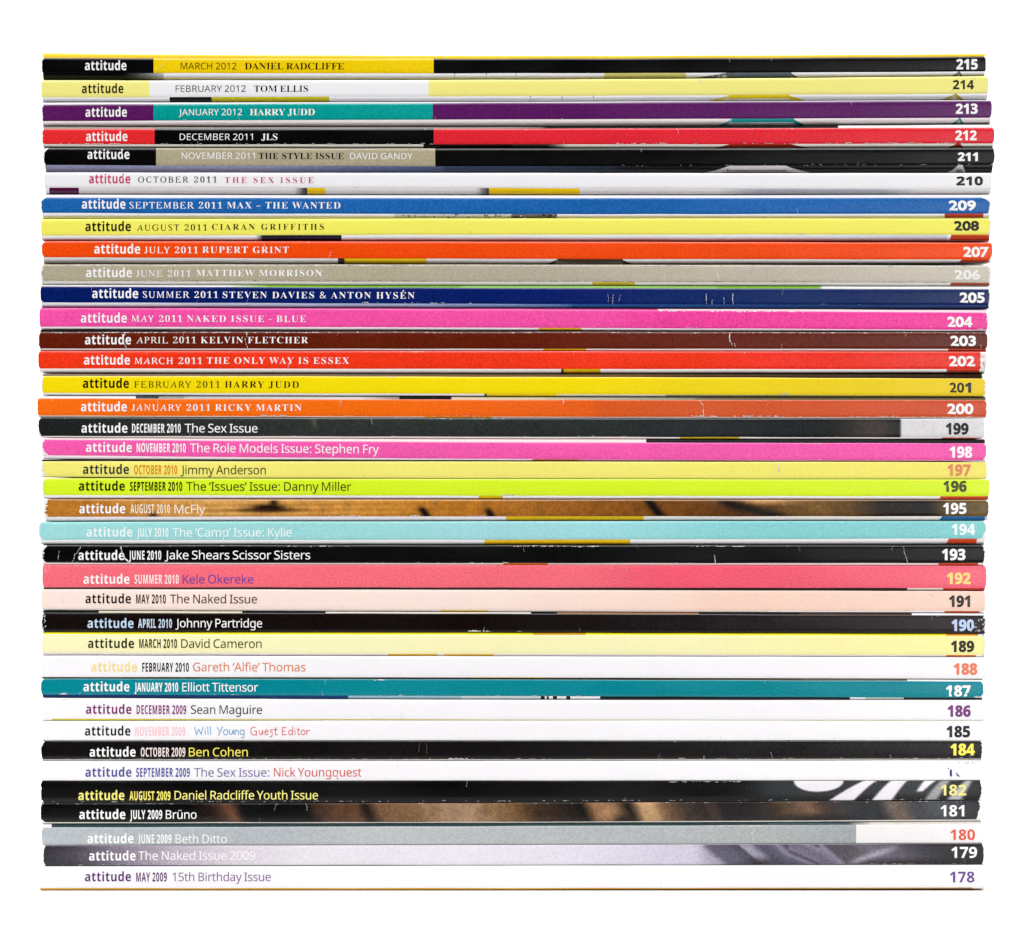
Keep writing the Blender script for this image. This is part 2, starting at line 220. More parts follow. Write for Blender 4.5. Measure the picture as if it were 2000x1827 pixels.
    'G': (101, '55,-1 35,2 20,12 11,28 8,50 10,65 14,77 22,87 32,95 45,100 60,101 76,100 90,95 83,78 73,82 60,84 52,83 44,80 38,74 34,68 31,59 30,50 33,32 36,26 41,21 48,17 56,16 64,17 69,18 69,39 51,39 51,56 90,56 90,4 74,0'),
    'H': (107, '13,0 13,100 34,100 34,61 73,61 73,100 95,100 95,0 73,0 73,43 34,43 34,0'),
    'I': (54, '4,0 4,12 17,18 17,82 4,88 4,100 50,100 50,88 38,82 38,18 50,12 50,0'),
    'J': (46, '2,-29 -5,-29 -10,-28 -10,-10 -6,-11 0,-12 6,-10 11,-5 13,6 13,100 34,100 34,6 33,-5 30,-14 25,-21 19,-26 11,-29'),
    'L': (79, '13,0 13,100 34,100 34,18 74,18 74,0'),
    'M': (132, '13,0 13,100 41,100 65,24 66,24 91,100 119,100 119,0 100,0 100,47 100,58 100,70 101,78 100,78 74,0 55,0 31,78 30,78 31,70 31,58 32,46 32,0'),
    'N': (114, '13,0 13,100 39,100 83,25 82,39 82,53 82,100 101,100 101,0 74,0 31,76 30,76 31,61 32,47 32,0'),
    'O': (111, '56,-1 41,0 29,5 20,13 13,23 9,36 8,50 9,65 13,77 20,88 29,95 41,100 56,102 71,100 83,95 92,88 98,77 102,65 103,50 102,36 98,23 92,13 83,5 71,0;56,16 67,19 75,25 80,36 81,50 80,64 75,75 67,82 56,84 44,82 36,75 32,64 30,50 32,36 36,25 44,19'),
    'P': (88, '13,0 13,100 45,100 61,98 73,92 79,82 82,69 81,60 78,52 73,46 66,40 56,37 43,36 34,36 34,0;34,53 41,53 49,54 55,57 59,61 60,68 56,79 43,83 34,83'),
    'R': (92, '13,0 13,100 42,100 60,98 72,93 79,83 82,70 79,58 72,49 63,44 92,0 69,0 45,38 34,38 34,0;34,56 41,56 50,56 56,59 59,63 60,69 59,76 55,80 49,82 40,83 34,83'),
    'S': (77, '35,-1 20,0 6,5 6,24 21,19 36,16 43,17 48,19 51,27 49,32 45,36 31,43 24,47 16,53 10,61 8,73 10,85 17,94 27,100 41,101 56,100 71,94 64,78 52,82 41,84 32,81 28,74 29,69 33,65 47,58 60,50 69,41 72,28 69,16 62,7 50,1'),
    'T': (81, '30,0 30,82 3,82 3,100 78,100 78,82 51,82 51,0'),
    'U': (106, '53,-1 35,1 22,9 14,21 12,36 12,100 33,100 33,39 34,28 38,21 44,18 53,16 62,18 68,22 72,29 73,39 73,100 94,100 94,35 93,25 89,17 84,9 76,3 65,0'),
    'V': (91, '34,0 0,100 21,100 40,40 42,35 44,26 46,18 47,26 49,35 51,40 70,100 91,100 57,0'),
    'Y': (87, '33,0 33,38 0,100 23,100 44,59 65,100 87,100 54,39 54,0'),
    'a': (85, '30,-1 20,0 13,5 8,12 6,23 8,33 14,41 25,45 40,47 53,48 53,51 53,56 50,60 41,63 31,61 20,57 13,71 27,76 42,78 56,76 66,71 72,63 74,51 74,0 60,0 55,10 45,1;37,14 44,15 49,18 52,23 53,29 53,35 45,35 37,34 31,32 28,28 27,23 30,16'),
    'i': (43, '21,86 13,88 11,91 10,96 11,101 13,104 21,106 29,104 32,101 33,96 32,91 29,88;11,0 11,76 32,76 32,0'),
    't': (61, '37,-1 25,1 20,4 16,9 14,15 13,24 13,61 3,61 3,70 15,77 21,93 34,93 34,76 55,76 55,61 34,61 34,24 37,17 43,15 50,16 56,18 56,2 48,0'),
    'u': (92, '38,-1 27,0 18,5 12,14 11,27 11,76 31,76 31,32 32,25 34,19 38,16 44,15 52,17 57,22 59,30 60,40 60,76 81,76 81,0 65,0 62,10 61,10 57,5 51,1'),
    'd': (89, '35,-1 24,1 14,9 8,21 6,38 8,55 14,68 24,75 36,78 43,77 49,75 58,67 57,73 57,82 57,106 78,106 78,0 62,0 58,10 57,10 49,2 43,-1;42,15 50,17 55,20 57,27 58,36 58,38 57,48 55,55 50,59 42,61 36,59 31,55 28,48 27,38 28,28 31,21 36,17'),
    'e': (83, '46,-1 35,0 25,3 17,8 11,16 8,26 6,38 7,50 11,60 16,68 24,73 32,77 42,78 57,76 68,69 74,58 77,43 77,33 27,33 29,25 33,19 39,15 46,14 60,16 72,20 72,4 61,0;28,47 57,47 56,53 54,58 49,62 43,63 37,62 33,59 29,54'),
    '0': (80, '40,-1 24,2 13,12 7,29 5,50 6,65 8,78 13,88 19,95 28,100 40,102 55,98 66,88 73,72 75,50 74,35 71,22 67,12 60,5 51,0;40,16 47,18 51,24 53,35 54,50 53,65 51,76 47,82 40,84 33,82 29,76 27,65 26,50 27,35 29,24 33,18'),
    '1': (80, '37,0 37,58 37,67 37,78 34,75 30,71 18,62 8,74 40,100 58,100 58,0'),
    '2': (80, '6,0 6,15 31,40 43,53 50,63 52,72 51,77 48,81 39,84 28,81 17,74 5,87 14,94 26,99 41,101 50,101 58,98 64,94 69,88 72,82 73,74 69,59 60,46 45,31 32,19 32,18 75,18 75,0'),
    '3': (80, '34,-1 19,0 5,4 5,22 19,17 32,15 42,16 48,19 51,24 52,30 50,37 43,42 28,43 21,43 21,60 28,60 43,61 49,66 51,73 50,78 48,81 43,84 37,84 24,82 15,77 5,92 19,99 38,101 52,100 63,95 69,88 72,78 70,68 65,61 58,56 50,53 50,52 61,50 68,45 73,38 75,29 73,21 70,14 65,7 57,3 47,0'),
    '4': (80, '45,0 45,21 2,21 2,35 46,100 66,100 66,37 78,37 78,21 66,21 66,0;21,37 45,37 45,54 45,62 46,71 46,76 45,76 43,70 39,65'),
    '5': (80, '34,-1 19,0 7,4 7,22 19,18 33,16 41,17 47,20 51,25 52,32 50,40 43,45 32,47 24,46 17,45 9,49 13,100 67,100 67,82 31,82 29,62 34,63 42,64 51,63 58,60 65,56 70,50 73,43 74,33 71,19 64,8 51,1'),
    '6': (80, '41,-1 32,0 23,3 16,9 10,18 6,29 5,42 6,60 11,75 19,89 26,94 34,98 44,100 55,101 62,101 68,100 68,83 63,84 56,85 45,84 37,81 31,76 28,70 24,53 25,53 33,62 39,64 47,65 59,63 68,57 74,47 75,33 73,19 66,8 56,1;41,16 47,17 51,20 54,25 55,33 54,40 52,45 47,48 41,49 33,47 28,41 26,35 28,26 33,18'),
    '7': (80, '16,0 53,82 4,82 4,100 75,100 75,87 38,0'),
    '8': (80, '40,-1 25,0 14,6 7,14 5,25 6,35 11,42 24,52 13,62 9,69 8,77 9,85 12,91 18,95 24,99 40,101 56,99 62,95 68,91 71,85 72,77 71,69 67,62 54,53 64,46 72,38 75,26 74,18 71,11 65,6 58,2;40,62 48,67 51,71 52,76 51,80 49,83 40,86 31,83 29,80 28,76 29,71 32,67;40,14 47,15 52,18 54,21 55,26 53,33 48,38 41,43 39,44 29,36 26,32 25,27 25,22 28,18 33,15'),
    '9': (80, '25,-1 18,-1 11,0 11,17 17,16 24,15 35,16 43,19 49,24 52,30 56,46 55,46 47,38 41,36 33,35 21,37 12,43 6,53 4,66 7,81 14,92 24,99 39,101 48,100 57,96 64,90 70,82 74,71 75,57 74,40 69,24 61,11 54,6 46,2 36,-1;39,51 47,53 52,58 54,65 52,74 47,81 39,84 33,83 29,80 26,75 25,67 26,60 28,55 33,52'),
  },
  'sans': {
    '&': (103, '43,102 56,99 60,96 64,92 66,86 67,80 65,72 61,65 47,54 74,28 80,38 84,50 96,50 90,33 82,20 102,0 86,0 73,12 64,5 53,0 39,-1 30,-1 22,2 16,6 11,11 8,18 7,26 10,38 18,48 29,55 23,62 19,70 17,80 18,86 20,91 24,96 29,99;36,48 28,42 22,35 20,26 22,20 25,14 32,11 39,10 48,10 55,12 66,19;42,91 37,91 33,88 30,85 29,80 32,71 39,61 51,70 54,75 55,80 54,85 51,88 47,91'),
    '-': (45, '6,32 6,43 39,43 39,32'),
    '0': (80, '73,50 71,28 66,12 61,6 55,2 48,-1 40,-1 30,0 21,5 15,12 10,22 8,35 7,50 8,65 10,78 14,88 21,95 29,100 40,102 50,100 59,95 65,88 70,78 72,65;19,50 21,27 24,19 28,14 33,10 40,9 47,10 52,14 56,19 59,27 61,50 59,73 56,81 52,86 47,90 40,91 33,90 28,86 24,81 21,73'),
    '1': (80, '50,0 38,0 38,70 38,77 38,82 38,87 34,83 30,79 19,71 12,79 39,100 50,100'),
    '2': (80, '73,0 7,0 7,10 33,37 46,50 54,62 56,74 55,81 51,87 46,90 39,91 26,88 14,81 8,90 16,96 27,100 39,101 47,101 55,98 61,94 65,89 68,82 69,75 68,67 66,60 57,47 43,32 22,12 22,11 73,11'),
    '5': (80, '39,61 48,60 56,58 63,54 68,48 71,41 72,32 71,22 68,14 62,7 55,3 46,0 35,-1 20,0 9,4 9,16 21,11 35,9 48,11 53,14 56,19 59,24 60,31 58,39 54,46 46,50 34,51 25,50 17,49 11,53 15,100 65,100 65,89 25,89 23,60 30,61'),
    '9': (80, '73,57 72,40 68,24 59,11 54,6 46,2 37,-1 27,-1 20,-1 14,0 14,11 20,9 27,9 36,9 43,12 49,16 53,21 58,34 60,49 54,43 46,39 36,37 28,38 21,41 15,45 11,51 8,59 7,68 8,77 11,86 16,92 22,97 30,100 39,101 52,99 63,90 70,77;39,91 31,90 25,85 21,78 19,68 20,59 24,53 30,48 38,47 50,50 58,57 60,65 59,74 55,83 48,89'),
    ':': (38, '10,8 11,12 13,15 19,17 25,15 27,12 27,8 27,3 25,0 19,-2 13,0 11,3;10,68 11,72 13,75 19,77 25,75 27,72 27,68 27,63 25,60 19,58 13,60 11,63'),
    'A': (89, '76,0 64,31 25,31 13,0 0,0 39,100 50,100 89,0;49,72 48,76 46,83 45,87 43,82 42,76 40,72 29,42 61,42'),
    'B': (91, '42,100 59,99 71,94 78,87 80,75 78,65 71,57 61,53 61,52 72,49 81,41 83,36 83,28 82,20 79,13 74,7 67,3 59,1 49,0 14,0 14,100;45,57 56,58 62,62 66,67 67,74 66,81 61,86 54,88 43,89 26,89 26,57;26,47 26,11 46,11 58,12 65,16 69,22 70,29 68,39 65,42 60,45 45,47'),
    'C': (89, '56,90 42,88 36,84 31,80 24,67 22,50 23,38 26,29 30,21 37,15 46,11 56,10 69,11 80,14 80,3 69,0 54,-1 40,0 29,5 20,13 14,23 10,35 9,50 9,61 12,71 16,80 21,87 28,93 36,98 46,100 57,101 71,100 84,96 79,85 69,89'),
    'D': (102, '94,51 92,36 87,23 80,13 70,6 57,1 41,0 14,0 14,100 44,100 59,99 71,94 80,87 88,78 92,66;80,51 79,63 76,72 71,80 63,85 54,88 43,89 26,89 26,11 40,11 58,13 70,21 78,33'),
    'E': (78, '69,0 14,0 14,100 69,100 69,89 26,89 26,58 67,58 67,47 26,47 26,11 69,11'),
    'F': (73, '26,0 14,0 14,100 69,100 69,89 26,89 26,54 67,54 67,42 26,42'),
    'G': (102, '57,53 92,53 92,4 75,0 56,-1 42,0 30,5 21,12 14,23 10,35 9,50 10,65 15,77 22,87 32,95 45,100 60,101 76,100 90,96 85,85 73,89 60,90 49,89 39,85 32,79 26,71 23,62 22,50 23,39 26,29 31,21 38,15 47,11 59,10 71,10 79,12 79,42 57,42'),
    'H': (104, '90,0 77,0 77,47 26,47 26,0 14,0 14,100 26,100 26,58 77,58 77,100 90,100'),
    'I': (47, '42,0 6,0 6,7 17,10 17,90 6,93 6,100 42,100 42,93 30,90 30,10 42,7'),
    'J': (38, '-1,-27 -6,-26 -11,-25 -11,-14 -6,-15 -1,-16 6,-14 11,-9 13,1 13,100 25,100 25,2 25,-7 22,-14 18,-20 13,-24 7,-26'),
    'K': (87, '87,0 72,0 36,48 26,39 26,0 14,0 14,100 26,100 26,51 35,60 43,70 70,100 85,100 46,56'),
    'M': (127, '58,0 25,88 24,88 25,81 25,71 25,61 25,0 14,0 14,100 32,100 63,18 64,18 95,100 113,100 113,0 101,0 101,61 101,71 102,80 102,88 101,88 68,0'),
    'N': (106, '93,0 78,0 25,83 24,83 25,75 25,66 25,56 25,0 14,0 14,100 28,100 82,17 82,24 81,34 81,44 81,100 93,100'),
    'O': (109, '101,50 100,39 98,29 94,20 89,13 83,7 75,2 65,0 55,-1 44,0 34,2 26,7 20,13 15,20 11,29 9,50 10,65 14,77 20,87 29,95 41,100 55,102 69,100 80,95 89,87 96,77 100,65;22,50 23,38 25,28 30,20 36,14 45,11 55,10 65,11 73,14 80,20 84,28 87,38 88,50 86,67 80,80 70,88 55,90 45,89 36,86 30,80 25,72 23,62'),
    'P': (85, '40,100 57,98 69,92 75,83 78,71 76,59 69,49 64,45 57,42 38,39 26,39 26,0 14,0 14,100;39,89 26,89 26,50 36,50 52,52 58,54 61,58 64,63 65,70 63,78 58,84 50,88'),
    'R': (87, '41,100 53,99 62,97 69,93 74,87 77,80 78,72 77,64 75,58 67,50 58,45 85,0 70,0 46,41 26,41 26,0 14,0 14,100;40,89 26,89 26,52 41,52 52,53 59,57 63,63 65,71 64,77 62,82 59,85 54,87'),
    'S': (77, '70,27 69,18 66,12 61,6 54,2 45,-1 35,-1 24,-1 15,1 7,3 7,15 20,11 35,10 48,11 55,17 58,26 56,34 48,40 34,46 23,51 15,58 10,66 8,76 9,83 12,90 17,95 24,98 31,101 40,101 55,100 68,96 64,85 53,89 40,90 30,89 23,83 21,76 23,67 30,61 43,56 58,49 67,40 70,34'),
    'T': (78, '45,0 33,0 33,89 1,89 1,100 76,100 76,89 45,89'),
    'U': (102, '90,35 89,25 85,17 80,9 73,3 63,0 51,-1 34,1 22,9 15,21 13,36 13,100 25,100 25,35 27,24 32,16 40,11 51,10 60,10 66,13 71,17 75,22 77,35 77,100 90,100'),
    'V': (84, '84,100 48,0 36,0 0,100 13,100 36,36 38,28 40,21 42,14 44,21 46,28 48,36 71,100'),
    'Y': (79, '40,51 66,100 79,100 46,39 46,0 33,0 33,38 0,100 14,100'),
    'a': (79, '40,76 52,75 61,70 66,62 67,51 67,0 58,0 56,11 55,11 49,4 41,0 30,-1 18,1 13,4 10,8 7,14 6,21 9,31 15,38 26,43 42,45 55,45 55,50 54,58 51,63 46,65 40,66 28,65 18,61 15,70 26,74;44,36 32,35 25,32 21,27 19,21 20,15 23,11 27,9 33,9 42,10 49,14 53,20 55,30 55,37'),
    'c': (67, '42,-1 33,0 24,3 17,8 12,15 9,25 8,37 9,50 12,60 18,67 25,72 33,75 43,76 54,75 63,72 59,62 51,65 43,66 36,65 30,62 26,58 23,53 20,37 23,22 26,16 30,12 35,10 42,9 53,11 61,14 61,3 53,0'),
    'd': (86, '39,-1 26,1 16,8 10,20 8,37 10,54 16,67 26,74 39,76 49,75 56,71 62,65 63,65 62,71 62,76 62,106 74,106 74,0 64,0 62,10 56,4 49,0;40,9 51,10 57,15 61,24 62,35 62,37 61,50 57,59 51,64 40,66 32,64 25,58 22,49 20,37 22,25 25,16 32,11'),
    'e': (79, '41,76 50,75 57,72 64,67 68,60 71,52 72,43 72,35 20,35 22,24 27,16 34,11 44,9 57,10 68,14 68,4 57,0 44,-1 34,0 25,3 18,8 12,16 9,25 8,37 9,48 12,58 17,66 23,72 32,75;41,66 33,65 27,61 23,54 21,45 59,45 57,56 51,64 46,66'),
    'f': (48, '46,66 28,66 28,0 15,0 15,66 2,66 2,71 15,75 15,80 16,89 18,96 22,101 26,104 32,106 40,107 48,106 54,105 51,95 46,96 40,97 34,96 31,93 28,88 28,80 28,75 46,75'),
    'g': (86, '39,76 52,74 57,70 62,65 63,65 64,75 74,75 74,-1 73,-11 71,-19 66,-25 60,-30 51,-33 41,-34 26,-32 14,-29 14,-18 26,-22 41,-23 50,-22 57,-18 61,-11 62,-2 62,1 62,6 62,10 58,5 52,1 39,-1 26,1 16,9 10,21 8,37 10,53 16,66 26,74;40,66 34,65 29,63 26,59 23,53 20,37 22,25 26,16 32,11 40,9 50,10 57,15 61,23 62,34 62,37 60,54 57,59 53,63 47,65'),
    'h': (87, '24,75 24,70 24,65 30,71 39,75 48,76 56,76 63,73 68,70 72,65 74,58 75,49 75,0 63,0 63,48 62,56 59,62 54,65 46,66 39,65 33,63 29,59 26,54 24,39 24,0 12,0 12,106 24,106'),
    'i': (36, '24,75 24,0 12,0 12,75;18,103 23,101 25,95 23,89 18,88 13,89 11,95 13,101'),
    'k': (75, '24,51 24,45 24,39 27,42 30,46 33,50 57,75 71,75 41,43 74,0 59,0 33,35 24,28 24,0 12,0 12,106 24,106'),
    'l': (36, '24,0 12,0 12,106 24,106'),
    'm': (131, '94,76 105,75 113,70 118,61 120,49 120,0 107,0 107,48 106,56 104,62 99,65 92,66 83,65 77,60 73,52 72,41 72,0 60,0 60,48 58,58 53,64 44,66 37,65 32,63 29,59 26,54 24,39 24,0 12,0 12,75 22,75 24,65 30,71 38,75 46,76 54,76 61,73 66,69 69,64 70,64 75,69 80,73 87,76'),
    'n': (87, '48,76 60,75 68,70 73,61 75,49 75,0 63,0 63,48 62,56 59,62 54,65 46,66 36,64 29,59 25,51 24,39 24,0 12,0 12,75 22,75 24,65 31,71 39,75'),
    'o': (85, '77,38 75,21 68,9 57,1 42,-1 28,1 18,9 10,21 8,38 9,49 12,59 17,66 24,72 33,75 43,76 52,75 61,72 68,66 73,59 76,49;20,38 23,22 26,17 30,12 36,10 42,9 49,10 55,12 59,17 62,22 64,38 62,53 59,59 55,63 49,65 42,66 32,64 26,59 22,50'),
    'p': (86, '48,76 60,74 70,67 76,55 78,38 77,26 75,16 70,9 64,3 56,0 47,-1 37,0 30,4 24,10 23,10 24,4 24,-3 24,-34 12,-34 12,75 22,75 24,65 30,71 37,75;45,66 39,65 33,63 29,60 26,55 24,40 24,38 26,22 29,16 33,12 38,10 46,9 52,10 57,13 61,17 64,23 66,38 64,49 61,58 54,64'),
    'q': (86, '62,-2 62,4 63,10 62,10 53,2 46,-1 38,-1 26,1 16,8 10,20 8,37 9,49 12,59 16,67 23,72 30,75 39,76 47,76 53,73 62,65 63,65 64,75 74,75 74,-34 62,-34;41,9 48,10 53,12 57,15 60,20 62,35 62,37 61,50 57,59 51,64 40,66 32,64 25,58 22,49 20,37 22,25 25,16 32,11'),
    'r': (58, '47,76 51,76 56,76 54,64 50,65 46,65 38,63 31,58 26,50 24,40 24,0 12,0 12,75 22,75 23,61 24,61 30,69 37,74'),
    's': (67, '61,21 60,14 57,9 53,4 47,1 31,-1 17,0 7,3 7,15 18,10 31,9 39,9 45,12 48,15 49,20 47,25 42,29 30,34 18,40 10,46 8,51 7,57 9,65 15,71 24,75 35,76 48,75 59,71 55,62 45,65 34,66 23,64 20,61 19,57 21,52 27,48 38,43 50,38 58,31'),
    't': (51, '37,9 43,9 47,10 47,1 42,-1 35,-1 24,1 20,3 16,8 14,14 13,22 13,66 2,66 2,71 13,76 18,92 25,92 25,75 47,75 47,66 25,66 25,22 26,16 29,12 32,10'),
    'u': (87, '75,75 75,0 65,0 63,10 62,10 56,4 48,0 38,-1 30,-1 23,1 18,5 14,10 12,17 11,26 11,75 24,75 24,27 25,19 28,13 33,10 40,9 48,10 53,12 58,16 60,21 62,36 62,75'),
    'v': (71, '28,0 0,75 13,75 29,31 32,24 34,17 35,11 36,11 37,17 40,24 42,31 58,75 71,75 43,0'),
    'x': (74, '30,38 4,75 18,75 37,47 56,75 70,75 44,38 72,0 58,0 37,30 16,0 3,0'),
    'y': (71, '0,75 13,75 30,32 32,25 34,18 36,12 39,21 43,32 58,75 71,75 39,-10 33,-23 24,-31 19,-33 12,-34 6,-33 2,-32 2,-23 5,-23 10,-24 17,-22 23,-17 26,-10 30,0'),
    'ü': (87, '75,75 75,0 65,0 63,10 62,10 56,4 48,0 38,-1 30,-1 23,1 18,5 14,10 12,17 11,26 11,75 24,75 24,27 25,19 28,13 33,10 40,9 48,10 53,12 58,16 60,21 62,36 62,75;24,95 26,101 30,102 35,101 37,95 35,90 30,88 26,90;50,95 52,101 56,102 61,101 63,95 61,90 56,88 52,90'),
    '–': (70, '6,32 6,43 64,43 64,32'),
    '‘': (25, '2,67 5,78 9,89 14,100 23,100 20,89 18,77 16,66 3,66'),
    '’': (25, '23,98 20,88 15,76 11,66 2,66 4,74 6,83 7,92 9,100 22,100'),
  },
  'geo': {
    '0': (73, '69,50 67,71 60,87 50,98 37,101 23,98 13,87 7,71 4,50 7,29 13,13 23,2 37,-1 50,2 60,13 67,29;55,50 52,30 46,17 37,12 27,17 21,30 19,50 21,70 27,83 37,88 46,83 52,70'),
    '2': (73, '68,14 30,14 48,36 58,54 61,70 57,86 47,97 31,101 19,99 7,92 7,74 19,84 30,87 38,85 45,78 47,68 45,58 40,47 23,24 5,1 5,0 68,0'),
    '3': (73, '12,83 21,87 29,88 38,86 44,81 46,73 44,65 37,60 26,58 26,45 38,43 45,37 48,28 46,20 40,14 32,12 21,14 9,20 9,4 20,0 31,-1 47,3 58,13 62,29 61,39 56,48 48,53 55,58 59,66 61,75 57,89 47,98 31,101 21,100 12,97'),
    '4': (73, '58,101 52,101 2,39 2,33 44,33 44,0 58,0 58,33 69,33 69,46 58,46;44,74 44,46 21,46'),
    '5': (73, '59,100 15,100 15,48 30,49 41,46 47,39 50,30 47,21 40,15 29,12 18,14 7,20 7,5 19,0 32,-1 48,3 60,14 64,31 62,44 55,54 43,60 28,62 28,87 59,87'),
    '6': (73, '46,101 25,82 11,59 6,34 9,20 15,9 26,1 39,-1 53,3 64,14 68,29 64,44 55,54 40,58 31,56 24,54 31,68 42,80 55,90;21,39 29,43 37,44 46,42 52,37 54,29 52,20 46,14 38,12 28,16 22,25'),
    '7': (73, '72,100 7,100 7,86 50,86 14,4 27,-1'),
    '8': (73, '69,27 67,37 62,45 55,51 64,61 67,72 63,87 53,97 38,101 22,98 11,87 7,73 10,61 19,51 11,45 6,37 5,27 9,13 21,3 37,-1 53,2 64,13;53,73 51,65 45,60 37,58 29,60 24,65 21,73 23,81 29,86 37,88 45,86 51,80;54,28 52,20 46,15 37,12 28,14 21,20 19,28 21,36 27,42 37,44 46,42 52,36'),
    '9': (73, '27,-1 48,17 62,40 68,65 63,84 52,97 36,101 20,97 9,86 5,72 9,57 19,46 34,43 42,44 49,47 44,34 33,21 19,9;20,72 22,80 28,86 36,88 45,85 51,79 53,70 52,62 44,57 37,56 28,58 22,64'),
  },
}# ------------------------------------------------------------------ mesh builder with a printed colour on every face corner
class Builder:
    def __init__(self): self.v = []; self.f = []; self.c = []
    def quad(self, pts, cols):
        n = len(self.v); self.v += pts
        self.f.append(tuple(range(n, n + len(pts)))); self.c += cols
    def build(self, name, mat, parent, origin):
        me = bpy.data.meshes.new(name)
        ox, oy, oz = origin
        me.from_pydata([(x - ox, y - oy, z - oz) for x, y, z in self.v], [], self.f)
        at = me.color_attributes.new('print', 'FLOAT_COLOR', 'CORNER')
        flat = []
        for q in self.c: flat += [q[0], q[1], q[2], 1.0]
        at.data.foreach_set('color', flat)
        me.materials.append(mat)
        me.polygons.foreach_set('use_smooth', [True] * len(me.polygons))
        o = bpy.data.objects.new(name, me); col.objects.link(o)
        o.parent = parent
        return o

def quad3(t, x):
    """curve through the heights measured at the left end, the middle and the right end"""
    a, b, c = (80.0, 1000.0, 1930.0)
    return (t[0] * (x - b) * (x - c) / ((a - b) * (a - c)) + t[1] * (x - a) * (x - c) / ((b - a) * (b - c))
            + t[2] * (x - a) * (x - b) / ((c - a) * (c - b)))

def make_wobble(rng, amp):
    ws = [(rng.uniform(0.004, 0.03), rng.uniform(0, 6.28), rng.uniform(0.3, 1)) for _ in range(4)]
    tot = sum(w[2] for w in ws)
    return lambda x: amp * sum(w[2] * math.sin(w[0] * x + w[1]) for w in ws) / tot

def mix(a, b, t):
    t = 0 if t < 0 else 1 if t > 1 else t
    return (a[0] + (b[0] - a[0]) * t, a[1] + (b[1] - a[1]) * t, a[2] + (b[2] - a[2]) * t)
def smooth(a, b, x):
    t = (x - a) / (b - a); t = 0 if t < 0 else 1 if t > 1 else t
    return t * t * (3 - 2 * t)
def bell(x, c, w): return math.exp(-((x - c) / w) ** 2)

